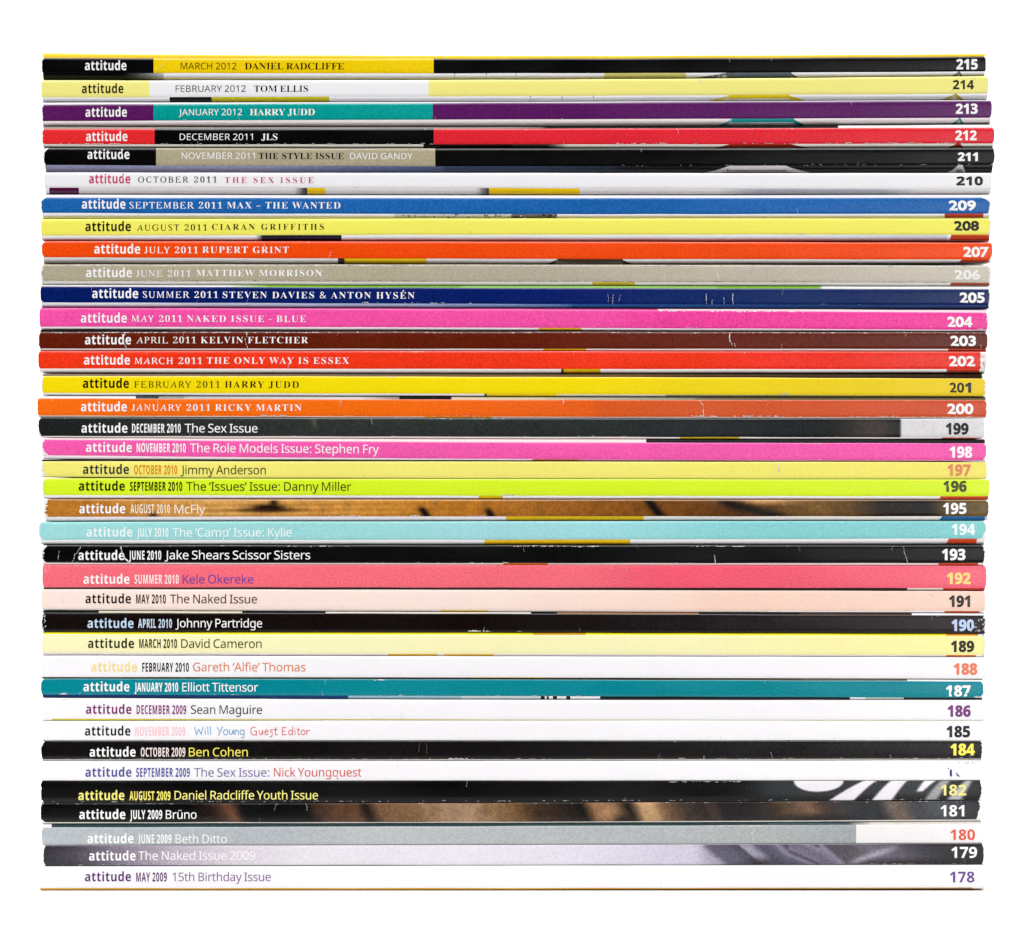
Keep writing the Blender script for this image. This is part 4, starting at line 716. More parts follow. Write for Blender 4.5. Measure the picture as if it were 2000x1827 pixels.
WS = [(0, 2000, W)]
MAGS = [
 dict(n=215, deep=3.2, lab='topmost magazine of the stack, yellow spine with black ends, numbered 215', x=(82, 1925.5), t0=(103, 108, 104.5), t1=(113.5, 115, 110.5), b1=(142.5, 143.5, 140), b2=(157, 156, 148.5),
  seg=[(0, 300, K), (847, 2000, K), (300, 847, (250, 212, 6))], top=[(0, 2000, (246, 200, 20))],
  bot=[(0, 240, K), (240, 320, K, (200, 198, 196)), (320, 1180, W), (1180, 1340, (214, 206, 120)), (1340, 1420, W), (1420, 1545, (96, 104, 112)), (1545, 2000, W)],
  ticks=[888, 950, 1008], fins=[(1855, 1872, 1875, 1882, (110, 118, 122)), (1330, 1420, 1545, 1562, (92, 102, 110))],
  txt=[att(166, 247, 137.5, INKW), ls('MARCH 2012', 353, 462, 136, (40, 30, 8), 13), sb('DANIEL RADCLIFFE', 478, 672, 136, K, 13), nb('215', 1868, 1909, 135.7, INKW, 19.3, .5)],
  cracks=[(328, 0.0, 1.0, 0.8, -22, 1.0)], round=(2, 2)),
 dict(n=214, deep=3.2, lab='pale yellow magazine with a white spine panel, numbered 214 in black', x=(80, 1931), t1=(157.6, 156, 149.5), b1=(190.5, 188, 183), b2=(199, 198.5, 194.5),
  seg=[(0, 292, (252, 244, 142)), (292, 837, W), (837, 2000, (252, 243, 138))],
  bot=[(0, 331, W), (331, 413, K), (413, 643, (208, 196, 24)), (643, 1640, W), (1640, 2000, W)], ticks=[1036, 1098, 1159],
  fins=[(1370, 1425, 1540, 1580, (224, 200, 8)), (1830, 1866, 1869, 1886, (176, 158, 6))],
  txt=[att(160, 241, 182.5, (20, 18, 12)), ls('FEBRUARY 2012', 343, 480, 180, (30, 28, 30)), sb('TOM ELLIS', 496, 602, 180, K, 12.6), nb('214', 1861, 1902, 174.5, (26, 24, 14), 17.3, .3)],
  cracks=[(1366, 0.0, 0.28, 2.0, 6, 1)], ends=[('R', 2.5)]),
 dict(n=213, deep=3.2, lab='purple magazine with a teal spine panel, numbered 213', x=(81, 1937), t0=(200, 199.3, 195.6), t1=(204.6, 201, 197), b1=(237, 233.6, 230.5), b2=(246.5, 247, 241.5),
  seg=[(0, 300, (92, 24, 96)), (300, 845, (4, 160, 154)), (845, 2000, (92, 24, 98))], top=WS,
  bot=[(0, 2000, (250, 238, 240))], fins=[(1397, 1430, 1550, 1575, (20, 146, 146)), (1855, 1874, 1876, 1884, (30, 140, 140))],
  txt=[att(167, 248, 228.7, INKW), ls('JANUARY 2012', 349, 473, 226, INKW), sb('HARRY JUDD', 488, 615, 226, INKW, 12.8), nb('213', 1867, 1909, 222.5, INKW, 19, .5)],
  ends=[('L', 2.5)]),
 dict(n=212, lab='red magazine with a black spine panel, numbered 212', x=(82, 1942), t0=(247.5, 248.2, 243), t1=(252, 251.6, 249.5), b1=(282, 282.3, 280.5), b2=(289.5, 290.5, 289.5),
  seg=[(0, 302, (236, 44, 48)), (302, 847, K), (847, 2000, (234, 38, 54))], top=[(0, 1000, (160, 152, 146)), (1000, 1200, (150, 142, 138), (14, 14, 14)), (1200, 1637, K), (1637, 2000, W)],
  bot=[(0, 827, (226, 220, 210)), (827, 1070, (20, 20, 16)), (1070, 1110, (30, 36, 30), (226, 222, 208)), (1110, 2000, (226, 222, 210))],
  fins=[(1380, 1425, 1545, 1588, (142, 26, 12)), (1846, 1868, 1876, 1884, (140, 24, 18)), (822, 866, 1000, 1010, (14, 13, 12))],
  txt=[att(168, 249, 276, INKW), ls('DECEMBER 2011', 351, 494, 274, INKW), sb('JLS', 510, 542, 274, INKW, 12.6), nb('212', 1866, 1907, 274, INKW, 18.3, .5)],
  scuffs=[('B', 100, 330, 20, 1.2), ('B', 330, 850, 26, 1.0), ('B', 1200, 1300, 12, 2.0), ('B', 1450, 1925, 40, 1.6)], ends=[('L', 2.0)]),
 dict(n=211, lab='black magazine with a taupe spine panel and lavender fold, numbered 211', x=(85, 1942), t1=(290, 291, 290), b1=(322.5, 325, 322), b2=(336.8, 338, 338.2),
  seg=[(0, 305, K), (305, 850, (180, 170, 142)), (850, 2000, K)],
  bot=[(0, 500, (140, 140, 172)), (500, 760, (140, 140, 172), (92, 104, 140)), (760, 1000, (92, 104, 140), (52, 66, 92)), (1000, 1340, (50, 62, 86), (22, 26, 34)), (1340, 2000, (14, 15, 18))],
  fins=[(1364, 1425, 1535, 1590, (206, 200, 200)), (1846, 1872, 1880, 1888, (196, 190, 190))],
  txt=[att(171, 253, 311, INKW), ls('NOVEMBER 2011', 355, 498, 311, INKW), sb('THE STYLE ISSUE', 505, 672, 311, K, 12.2), ls('DAVID GANDY', 684, 806, 311.5, INKW, 12.2, 'headline_lettering'), nb('211', 1871, 1909, 314.5, INKW, 15.6, .6)],
  ends=[('L', 1.5)], jag=(1.6, 2.2), round=(7, 6), scuffs=[('B', 1200, 1900, 18, .7)], corners=[('L', 1, 10, .4)]),
 dict(n=210, lab='white magazine with pink lettering and a purple fold mark, numbered 210', x=(86, 1937), t1=(337.8, 339, 339.2), b1=(367, 368, 371), b2=(379.2, 381, 378.6),
  seg=WS, bot=[(0, 94, W), (94, 154, (82, 14, 66)), (154, 575, GREYW), (575, 600, GREYW, (30, 28, 24)), (600, 635, (236, 194, 8)), (635, 930, GREYW), (930, 955, GREYW, (30, 28, 24)), (955, 1132, (238, 198, 4)), (1132, 1400, GREYW), (1400, 1480, GREYW, (170, 172, 182)), (1480, 1720, (170, 172, 182)), (1720, 1800, (170, 172, 182), GREYW), (1800, 2000, GREYW)],
  txt=[att(174, 255, 358.7, (206, 60, 108)), sl('OCTOBER 2011', 270, 424, 357, (30, 28, 30), 11.5), sb('THE SEX ISSUE', 439, 613, 358, (206, 56, 96), 11.5), nb('210', 1868, 1919, 362, K, 16.2, .6)], round=(4, 4)),
 dict(n=209, lab='mid blue magazine with white serif lettering, numbered 209', x=(80, 1934), t0=(379.6, 381.5, 379.4), t1=(386, 387, 386), b1=(416, 418.5, 417.5), b2=(427.6, 426.6, 426.8),
  seg=[(0, 2000, (28, 102, 178))], top=WS, bot=[(0, 770, W), (770, 1000, (214, 214, 212)), (1000, 1088, (120, 112, 112)), (1088, 2000, W)], slant=[(1845, 1922, (190, 52, 8), 0, 0)], speckle=[(775, 1086, 70)],
  txt=[att(160, 245, 408, INKW), sl('SEPTEMBER 2011', 253, 434, 407.5, INKW), sb('MAX \u2013 THE WANTED', 443, 665, 407.5, INKW), ng('209', 1853, 1906, 411, INKW, 18.5)],
  corners=[('L', 1, 12, .3), ('R', 1, 20, .3), ('R', 0, 6, .4)], ends=[('L', 1.5, ), ('R', 2.0)], jag=(1.2, 1.2)),
 dict(n=208, deep=3.2, lab='bright pale yellow magazine with black serif lettering, numbered 208', x=(80, 1936), t1=(429, 428, 428), b1=(461, 459, 459), b2=(470.3, 471, 471.3),
  seg=[(0, 2000, (253, 246, 104))], bot=[(0, 500, W), (500, 512, W, (30, 34, 60)), (512, 667, (10, 16, 44)), (667, 1500, W), (1500, 1850, (246, 246, 250), (214, 216, 228)), (1850, 2000, W)], slant=[(1858, 1935, (204, 60, 8), -3, 3)],
  txt=[att(167, 256, 452, K), sl('AUGUST 2011', 267, 405, 451, (60, 56, 14), 11.8), sb('CIARAN GRIFFITHS', 414, 633, 449.7, (28, 26, 12), 11.8), ng('208', 1863, 1912, 450.7, K, 18)],
  ends=[('R', 4), ('L', 1.5)], scuffs=[('B', 1530, 1580, 6, 1.5)], round=(2, 5)),
 dict(n=207, deep=3.2, lab='orange red magazine with a yellow and brown fold, numbered 207', x=(82, 1938), t1=(472, 473, 475), b1=(503, 506, 507), b2=(515, 515.4, 513.6),
  seg=[(0, 2000, (252, 78, 12))], bot=[(0, 660, GREYW), (660, 673, (40, 30, 20)), (673, 833, (226, 190, 10)), (833, 2000, GREYW)], fins=[(1064, 1090, 1215, 1236, (62, 44, 22))], slant=[(1879, 1934, (178, 44, 4), -8, -3)],
  txt=[att(184, 274, 495.7, INKW), sl('JULY 2011', 282, 387, 495, INKW), sb('RUPERT GRINT', 395, 564, 494.6, INKW), ng('207', 1881, 1931, 502, INKW, 19)],
  round=(3, 3), corners=[('L', 1, 6, .25), ('R', 0, 6, .3)]),
 dict(n=206, lab='creased taupe grey magazine with faint white lettering, numbered 206', x=(79, 1936), t1=(517.6, 518, 520), b1=(549.5, 551, 553), b2=(556.4, 557.6, 558.6),
  seg=[(0, 900, (184, 174, 150)), (900, 1500, (188, 178, 158), (200, 190, 172)), (1500, 2000, (200, 190, 174), (214, 206, 192))], bot=[(0, 1157, (232, 228, 220)), (1157, 1240, (206, 180, 40)), (1240, 2000, (232, 228, 220))], slant=[(1858, 1934, (164, 60, 12), -4, 0)],
  txt=[att(168, 258, 542, INKW), sl('JUNE 2011', 266, 373, 541, (250, 246, 242)), sb('MATTHEW MORRISON', 383, 629, 540, INKW), ng('206', 1864, 1914, 546, (246, 243, 238), 18)],
  scuffs=[('T', 90, 1000, 60, 1.6), ('T', 1000, 1900, 40, 1.2), ('B', 90, 1900, 110, 1.6)], dark=[('B', 100, 1900, 120), ('T', 100, 1900, 60)],
  cracks=[(625, 0.4, 1, 1.6, 5, 1.5), (1299, 0.3, 1, 1.4, -2, 1), (1397, 0.0, 1, 1.8, 8, 1.5), (1459, 0.2, 1, 2.2, -2, 2)], ends=[('R', 5), ('L', 5)], jag=(1, 1)),
 dict(n=205, lab='navy blue magazine under a green fold line, numbered 205', x=(79, 1934), t0=(557, 558.3, 559.6), t1=(559.4, 562.6, 565), b1=(591, 594, 597), b2=(600.8, 602, 603.8),
  seg=[(0, 900, (0, 28, 102)), (900, 1300, (0, 30, 106)), (1300, 2000, (4, 38, 104), (8, 40, 92))], top=[(0, 440, W), (440, 520, W, (150, 204, 90)), (520, 900, (128, 190, 40), (120, 180, 60)), (900, 1400, (150, 200, 100)), (1400, 1600, (130, 186, 60)), (1600, 1608, (130, 186, 60), W), (1608, 2000, W)],  # gloss at the right of the spine is painted into the navy
  bot=[(0, 500, W, (206, 204, 226)), (500, 1000, (196, 198, 226), (150, 164, 206)), (1000, 1250, (120, 146, 196), (30, 84, 150)), (1250, 2000, (22, 76, 142), (12, 44, 96))],
  txt=[att(180, 270, 582.5, INKW), sl('SUMMER 2011', 279, 426, 582, INKW), sb('STEVEN DAVIES & ANTON HYS\u00c9N', 435, 810, 582.6, INKW), ng('205', 1874, 1923, 591.2, INKW, 19)],
  cracks=[(1187, .3, .9, .7, 1, 1), (1198, .4, 1, 1.3, -2, 1), (1212, .4, .9, .6, -4, 1), (1379, .3, 1, 1.2, 0, 1), (1391, .7, 1, .9, 0, 1), (1414, .5, 1, 1, 0, 1), (1432, .3, 1, 1.4, 0, 1.5)],
  scuffs=[('B', 700, 925, 10, 1.6)], ends=[('R', 2.5)]),
 dict(n=204, lab='hot pink magazine with white serif lettering, numbered 204', x=(77, 1930), t0=(601.4, 603.2, 604.9), t1=(603.2, 605, 611), b1=(638.5, 640.5, 645), b2=(643, 645, 646.6),
  seg=[(0, 1300, (252, 84, 172)), (1300, 2000, (250, 70, 164))], top=[(0, 1285, (200, 70, 140)), (1285, 1450, (250, 214, 232)), (1450, 2000, (248, 226, 236))], bot=[(0, 1052, (250, 240, 246)), (1052, 1136, (222, 178, 4)), (1136, 2000, (246, 236, 242))],
  txt=[att(158, 248, 630.5, INKW), sl('MAY 2011', 257, 356, 629, INKW), sb('NAKED ISSUE - BLUE', 365, 598, 629, INKW), ng('204', 1850, 1899, 638.7, INKW, 19.3)],
  scuffs=[('T', 1285, 1570, 34, 1.9), ('B', 1330, 1360, 5, 1.4), ('B', 1905, 1918, 6, 2.5)], cracks=[(1922, 0, .6, 1, 6, 1)], ends=[('R', 2)]),
 dict(n=203, lab='dark brown magazine with cracked spine ink, numbered 203', x=(76, 1929), t0=(644, 646, 647.4), t1=(649, 648.8, 650), b1=(681.3, 681.6, 682), b2=(685.4, 686, 687),
  seg=[(0, 1200, (102, 30, 10)), (1200, 2000, (104, 34, 16), (100, 38, 24))], top=[(0, 330, (30, 10, 6)), (330, 2000, (60, 32, 20))], bot=[(0, 1061, (250, 238, 238)), (1061, 1145, (224, 172, 8)), (1145, 1852, (250, 236, 234)), (1852, 2000, (186, 60, 16))],
  txt=[att(166, 256, 673, INKW), sl('APRIL 2011', 266, 383, 671, (250, 240, 232)), sb('KELVIN FLETCHER', 392, 602, 671, INKW), ng('203', 1856, 1906, 675.7, INKW, 19)],
  scuffs=[('T', 90, 620, 50, 1.0), ('T', 620, 1500, 40, 1.0), ('T', 1500, 1920, 26, 1.0)], cracks=[(245, 0, .5, 1.4, -6, 2), (240, .5, 1, 2.6, 7, 1.5), (480, 0, .35, 1.8, 2, 2.5), (478, .35, 1, 1.2, 6, 2), (1426, 0, .8, 2, 4, 2.5), (1434, .65, .9, 1.2, 3, .5), (1527, .7, 1, .8, 0, .5), (1915, .7, 1, 1, 3, 1)],
  round=(6, 4), jag=(.8, .6)),
 dict(n=202, deep=3.2, lab='scarlet magazine with a broad white fold and worn right end, numbered 202', x=(75, 1927), t1=(687, 687, 688), b1=(720, 721, 721.5), b2=(729, 730, 727.6),
  seg=[(0, 1500, (251, 57, 25)), (1500, 2000, (252, 52, 34), (240, 60, 50))], bot=[(0, 1096, (252, 244, 242)), (1096, 1101, (60, 40, 20)), (1101, 1173, (228, 180, 8)), (1173, 2000, (252, 244, 240))], slant=[(1849, 1914, (206, 50, 14), 0, 0)],
  txt=[att(164, 254, 712.5, INKW), sl('MARCH 2011', 263, 395, 711.5, INKW), sb('THE ONLY WAY IS ESSEX', 404, 682, 711, INKW), ng('202', 1853, 1904, 715.5, INKW, 19)],
  scuffs=[('T', 780, 830, 8, .8)], ends=[('R', 12, (244, 240, 238), .2)], specks=[(1918, 1926, .1, .9, 11, (150, 146, 140))]),
 dict(n=201, deep=3.2, lab='strong yellow magazine with black serif lettering, numbered 201', x=(81, 1926), t0=(730.4, 731, 728.4), t1=(735, 736.5, 740), b1=(768, 770, 773.3), b2=(771.6, 774, 774.6),
  seg=[(0, 1300, (254, 228, 8)), (1300, 2000, (250, 222, 20), (244, 210, 36))], top=[(0, 900, (150, 128, 110), (120, 96, 70)), (900, 1400, (116, 88, 50), (90, 66, 26)), (1400, 1920, (70, 48, 20), (40, 22, 8)), (1920, 2000, W)], bot=[(0, 946, W), (946, 951, (60, 50, 30)), (951, 1088, (240, 204, 8)), (1088, 1300, (230, 222, 200)), (1300, 2000, (150, 150, 120), (170, 150, 50))],
  txt=[att(162, 252, 758, K), sl('FEBRUARY 2011', 262, 430, 757.5, (90, 74, 8)), sb('HARRY JUDD', 439, 584, 757.5, (28, 24, 6)), ng('201', 1854, 1897, 767, (34, 30, 16), 19, .7)],
  ends=[('L', 3), ('R', 3)], corners=[('R', 1, 9, .3), ('R', 0, 5, .3)], jag=(1.2, 1.4), scuffs=[('T', 740, 790, 5, 1), ('B', 1520, 1534, 4, 2)]),
 dict(n=200, lab='orange magazine with a vertical spine crack, numbered 200', x=(73, 1928), t0=(772.4, 774.7, 775.2), t1=(778, 781, 781.6), b1=(812, 814.5, 815), b2=(814.4, 816.6, 817),
  seg=[(0, 900, (254, 112, 18)), (900, 1300, (250, 106, 20), (228, 92, 28)), (1300, 2000, (222, 94, 44), (212, 82, 50))],  # pinkish right stretch of the orange is sheen painted into the colour
  top=[(0, 265, W), (265, 310, (60, 84, 84)), (310, 360, (160, 164, 160)), (360, 700, (190, 196, 200), (224, 222, 214)), (700, 780, (224, 222, 214), (150, 140, 130)), (780, 882, (22, 18, 14)), (882, 1200, (226, 212, 176), (200, 196, 160)), (1200, 1500, (176, 174, 150), (120, 118, 90)), (1500, 2000, (116, 102, 66))], bot=[(0, 830, (250, 224, 206)), (830, 960, (236, 160, 10)), (960, 2000, (246, 222, 206))],
  txt=[att(158, 248, 803.7, INKW), sl('JANUARY 2011', 257, 411, 802.5, INKW), sb('RICKY MARTIN', 420, 589, 802.5, INKW), ng('200', 1850, 1901, 808.7, INKW, 19.5)],
  cracks=[(1366, -.0, .3, 1.6, 6, 1.5), (1373, .25, 1, 1.6, 2, 1.2), (307, 0, .25, 1.2, 0, 1), (666, 0, .4, 1.4, -2, 1), (1100, 0, .3, 1.4, 0, 1)], scuffs=[('B', 500, 560, 12, 2), ('B', 640, 1000, 16, 1), ('B', 1340, 1390, 12, 2.5), ('B', 1430, 1520, 14, 2.4), ('B', 1520, 1900, 26, 1.2)], ends=[('R', 2)], round=(3, 3)),
 dict(n=199, lab='dark green grey magazine with a white right end, numbered 199', x=(75, 1923), t1=(815.6, 817.4, 818), b1=(852, 853.5, 855), b2=(855.2, 857.2, 857.2), pic=pic_dusk,
  seg=WS, bot=[(0, 1328, (250, 236, 230)), (1328, 1444, (206, 172, 16)), (1444, 1840, (250, 240, 234)), (1840, 1918, (196, 72, 24)), (1918, 2000, W)],
  txt=[att(159, 249, 845.5, INKW), cd('DECEMBER 2010', 258, 353, 845.5, INKW), hl('The Sex Issue', 361, 503, 845, INKW), nb('199', 1848, 1891, 848.2, K, 21)],
  corners=[('L', 0, 6, .35)], round=(3, 1.5), jag=(1, .4), scuffs=[('B', 200, 1700, 12, .8), ('T', 850, 1000, 14, .7)]),
 dict(n=198, lab='pink magazine with plain sans lettering, numbered 198', x=(82, 1926), t0=(856, 857.9, 858), t1=(858.4, 864, 866), b1=(889.5, 897, 899), b2=(897.2, 899.4, 901),
  seg=[(0, 2000, (252, 94, 178))], top=[(0, 1262, (252, 230, 228)), (1262, 2000, (16, 14, 22))], bot=[(0, 1040, (252, 240, 244)), (1040, 1132, (190, 110, 40)), (1132, 2000, (210, 150, 170))],
  txt=[att(168, 258, 883, INKW), cd('NOVEMBER 2010', 267, 363, 883.5, INKW), hl('The Role Models Issue: Stephen Fry', 371, 740, 883.5, INKW), nb('198', 1855, 1898, 893.7, INKW, 21, .6)],
  corners=[('L', 0, 16, .5), ('R', 0, 8, .3)], ends=[('L', 3)], round=(5, 3), scuffs=[('T', 1550, 1600, 10, .8)]),
 dict(n=197, lab='pale yellow magazine with an orange date, numbered 197', x=(80, 1928), t0=(897.6, 900, 901.6), t1=(901.4, 902, 903), b1=(931.5, 935.2, 935.6), b2=(933, 936, 936.6),
  seg=[(0, 1300, (252, 241, 122)), (1300, 2000, (252, 243, 120), (250, 236, 110))], top=[(0, 2000, (34, 26, 14))], bot=[(0, 1842, (120, 118, 30)), (1842, 1928, (160, 40, 10)), (1928, 2000, W)],  # dark top strip paints the gap shadow together with a dark cover edge
  txt=[att(162, 252, 926, (40, 48, 60)), cd('OCTOBER 2010', 262, 346, 926.5, (226, 140, 8)), hl('Jimmy Anderson', 353, 519, 926.5, (60, 56, 30)), nb('197', 1851, 1895, 928.7, (232, 136, 96), 20.6)],
  cracks=[(1521, 0, .7, 2.4, -1, 1.2)], ends=[('L', 7), ('R', 1.5)], jag=(1.2, .6)),
 dict(n=196, lab='lime green magazine with black lettering, numbered 196', x=(82, 1933), t1=(935.2, 936.7, 937.4), b1=(967.5, 968.7, 969.6), b2=(974.6, 975, 976.6),
  seg=[(0, 2000, (222, 250, 42))], bot=[(0, 935, W), (935, 982, (228, 190, 10)), (982, 2000, W)], slant=[(1837, 1932, (214, 66, 26), -2, 0)],
  txt=[att(154, 244, 958.7, (24, 30, 10)), cd('SEPTEMBER 2010', 254, 356, 959, (24, 28, 8)), hl('The \u2018Issues\u2019 Issue: Danny Miller', 364, 686, 958.7, (60, 64, 14)), nb('196', 1843, 1887, 960.2, (70, 72, 40), 20)],
  ends=[('L', 4), ('R', 1)], scuffs=[('B', 975, 1000, 8, 2.2)], jag=(1.2, .4)),
 dict(n=195, lab='magazine with a brown wood grain picture along its spine, numbered 195', x=(86, 1931), t1=(976.2, 976.8, 977.6), b1=(1010, 1009, 1009), b2=(1018.6, 1017.8, 1017.4), pic=pic_wood, seg=WS,
  bot=[(0, 988, (240, 232, 236)), (988, 1257, (216, 180, 10)), (1257, 1500, (226, 226, 222)), (1500, 2000, (236, 230, 224))], slant=[(1840, 1930, (4, 98, 158), -7, -2)],
  txt=[att(155, 245, 1003, INKW), cd('AUGUST 2010', 255, 332, 1003, (250, 236, 214)), hl('McFly', 341, 401, 1003, (252, 244, 232)), nb('195', 1842, 1887, 1003.8, INKW, 20.6, .5)],
  ends=[('L', 6, (246, 238, 230), .8)], jag=(1.8, .6), round=(2, 7), scuffs=[('B', 640, 700, 12, 1.6), ('B', 800, 820, 8, 2.4), ('B', 910, 945, 8, 1.4)]),
 dict(n=194, lab='pale turquoise magazine with white lettering, numbered 194', x=(76, 1926), t0=(1019.6, 1018.4, 1018), t1=(1021, 1019.4, 1019), b1=(1055, 1054.5, 1052), b2=(1064.8, 1065, 1065),
  seg=[(0, 900, (160, 222, 222)), (900, 1200, (164, 222, 226)), (1200, 1500, (160, 222, 226), (138, 212, 214)), (1500, 2000, (138, 212, 214))], bot=[(0, 946, (242, 240, 242)), (946, 1231, (234, 186, 8)), (1231, 2000, (242, 238, 240))], slant=[(1853, 1910, (206, 64, 8), -6, -2)],
  txt=[att(169, 259, 1048.7, (244, 252, 252)), cd('JULY 2010', 268, 329, 1049, (240, 250, 250)), hl('The \u2018Camp\u2019 Issue: Kylie', 337, 570, 1048.5, (246, 254, 254)), nb('194', 1859, 1904, 1044.5, (248, 254, 254), 20.5, .5)],
  corners=[('L', 0, 8, .35), ('R', 0, 14, .5), ('R', 1, 6, .2)], round=(4, 4), jag=(.6, 1)),
 dict(n=193, lab='black magazine with a torn spine crack beside the title, numbered 193', x=(82, 1924), t1=(1065.8, 1066, 1066.4), b1=(1099.5, 1100.5, 1100), b2=(1103, 1103.8, 1105.6),
  seg=[(0, 2000, K)], bot=[(0, 983, (250, 228, 222)), (983, 1070, (214, 108, 12)), (1070, 2000, (250, 224, 220))], slant=[(1833, 1912, (196, 62, 14), 0, 0)],
  txt=[att(153, 243, 1094, INKW), cd('JUNE 2010', 252, 315, 1093.5, INKW), hl('Jake Shears Scissor Sisters', 322, 606, 1092.7, INKW), nb('193', 1840, 1885, 1093.8, INKW, 20.8, .6)],
  cracks=[(158, .05, .5, 1.4, -10, 2), (146, .45, 1, 1.2, -6, 2), (116, .3, .85, .9, -2, 2), (236, 0, .55, 2, 6, 2), (240, .55, 1, 5.5, 14, 1.5), (1395, .5, 1, 1.2, 2, 1), (1764, 0, .5, .9, 2, .8), (1767, .4, 1, .8, 6, .8)],
  scuffs=[('T', 560, 680, 10, 1.2), ('T', 1000, 1160, 24, 1.3), ('T', 1330, 1450, 14, 1.6), ('B', 700, 1000, 8, 1.0), ('T', 240, 560, 8, .7)], corners=[('L', 1, 14, .45), ('L', 0, 10, .3)], ends=[('L', 3.5, (230, 230, 228), .9), ('R', 2.4)], jag=(1.6, 1.4)),
 dict(n=192, deep=3.2, lab='coral pink magazine with a violet title and yellow number 192', x=(82, 1927), t1=(1104, 1104.6, 1106.4), b1=(1147.3, 1148, 1149), b2=(1150.8, 1152.4, 1154.6),
  seg=[(0, 1300, (251, 111, 127)), (1300, 2000, (250, 92, 116), (250, 110, 130))], bot=[(0, 500, (90, 60, 54)), (500, 1772, (50, 30, 26)), (1772, 1842, (232, 220, 212)), (1842, 2000, (196, 48, 28))],
  txt=[att(163, 253, 1140.5, INKW), cd('SUMMER 2010', 263, 349, 1140.5, (255, 240, 238)), hl('Kele Okereke', 357, 495, 1140, (116, 74, 160)), nb('192', 1850, 1895, 1140.5, (252, 226, 130), 21)],
  cracks=[(96, 0, .35, 1, -4, 2), (90, .1, .4, 1, -3, 2)], ends=[('L', 2)], round=(3, 5)),
 dict(n=191, lab='pale peach magazine with black lettering, numbered 191', x=(80, 1925), t1=(1152.2, 1153.4, 1156), b1=(1189, 1192, 1194), b2=(1192, 1195, 1197),
  seg=[(0, 900, (254, 232, 222)), (900, 1500, (254, 232, 222), (254, 218, 200)), (1500, 2000, (253, 216, 198))], bot=[(0, 860, (214, 206, 200)), (860, 953, (212, 180, 46)), (953, 1500, (226, 214, 206)), (1500, 1845, W), (1845, 1915, (204, 86, 14)), (1915, 2000, W)],
  txt=[att(167, 256, 1178.7, (38, 20, 10)), cd('MAY 2010', 266, 324, 1179, (44, 22, 10)), hl('The Naked Issue', 332, 502, 1178.5, (66, 40, 26)), nb('191', 1854, 1894, 1185, (44, 34, 30), 21)],
  cracks=[(1820, .1, .45, 3, -6, 1.5), (122, .4, .7, 2, 2, 3)], ends=[('R', 2)]),
 dict(n=190, lab='near black brown magazine with pale blue masthead and torn right corner, numbered 190', x=(82, 1925), t0=(1193, 1196, 1198), t1=(1197, 1199, 1202.4), b1=(1233.2, 1234.3, 1236.8), b2=(1233.9, 1234.9, 1237.6),
  seg=[(0, 1200, (18, 8, 6)), (1200, 2000, (22, 14, 14), (40, 32, 34))], top=[(0, 193, K), (193, 473, (236, 226, 196)), (473, 636, K), (636, 1037, (240, 230, 214)), (1037, 1088, K), (1088, 1365, (170, 120, 84)), (1365, 1560, (20, 14, 12)), (1560, 1781, (70, 46, 30)), (1781, 2000, W)], bot=[(0, 2000, (30, 20, 10))],  # spine turns greyer to the right: painted sheen
  txt=[att(171, 261, 1226.7, (196, 222, 242)), cd('APRIL 2010', 270, 336, 1226.7, (206, 222, 238)), hl('Johnny Partridge', 343, 512, 1225.7, INKW), nb('190', 1859, 1902, 1232, (192, 212, 246), 21)],
  specks=[(1896, 1925, .0, 1, 26, (20, 16, 14)), (1898, 1925, .1, 1, 15, (200, 196, 194)), (82, 90, .1, .9, 12, (200, 200, 204))], scuffs=[('B', 910, 955, 16, 2.4)], jag=(2, 2.2), round=(2, 2), ends=[('R', 4, (232, 228, 226), .9)]),
 dict(n=189, lab='cream yellow magazine with a bright yellow top edge, numbered 189', x=(82, 1925), t0=(1234.3, 1235.3, 1238), t1=(1239.4, 1240.4, 1242.5), b1=(1275.2, 1278, 1280), b2=(1280.4, 1281.6, 1283.4),
  seg=[(0, 900, (253, 249, 196)), (900, 1500, (252, 246, 190)), (1500, 2000, (252, 246, 180), (252, 244, 160))], top=[(0, 1041, (244, 234, 40)), (1041, 1144, (220, 160, 20)), (1144, 1848, (246, 236, 30)), (1848, 1913, (230, 140, 20)), (1913, 2000, W)],
  bot=[(0, 758, (232, 222, 220)), (758, 855, (232, 176, 16)), (855, 868, (232, 222, 220)), (868, 964, (232, 176, 16)), (964, 1848, (234, 222, 222)), (1848, 1908, (214, 104, 40)), (1908, 2000, W)],
  txt=[att(172, 262, 1266, (40, 34, 12)), cd('MARCH 2010', 272, 346, 1266, (44, 38, 10)), hl('David Cameron', 354, 511, 1265.7, (74, 66, 20)), nb('189', 1858, 1902, 1273, (44, 38, 16), 20.5)], ends=[('R', 3), ('L', 2)], round=(2, 6)),
 dict(n=188, lab='white magazine with a pale yellow masthead and orange title, numbered 188', x=(80, 1926), t1=(1281.4, 1283, 1284.8), b1=(1322.3, 1323.4, 1325.8), b2=(1323.3, 1324.4, 1326.8),
  seg=WS, bot=[(0, 920, (180, 172, 150)), (920, 1068, (222, 190, 30)), (1068, 2000, (180, 168, 150))],
  txt=[att(178, 268, 1312, (250, 226, 142)), cd('FEBRUARY 2010', 278, 369, 1312.3, (26, 22, 22)), hl('Gareth \u2018Alfie\u2019 Thomas', 377, 597, 1311.5, (226, 130, 84)), nb('188', 1863, 1908, 1317.5, (236, 124, 88), 21)], round=(3, 2)),
 dict(n=187, lab='teal magazine with a dark fold and black top line, numbered 187', x=(80, 1921), t0=(1323.6, 1324.8, 1327.2), t1=(1326, 1327.6, 1331.4), b1=(1357.2, 1360.2, 1363.2), b2=(1363, 1366.6, 1367),
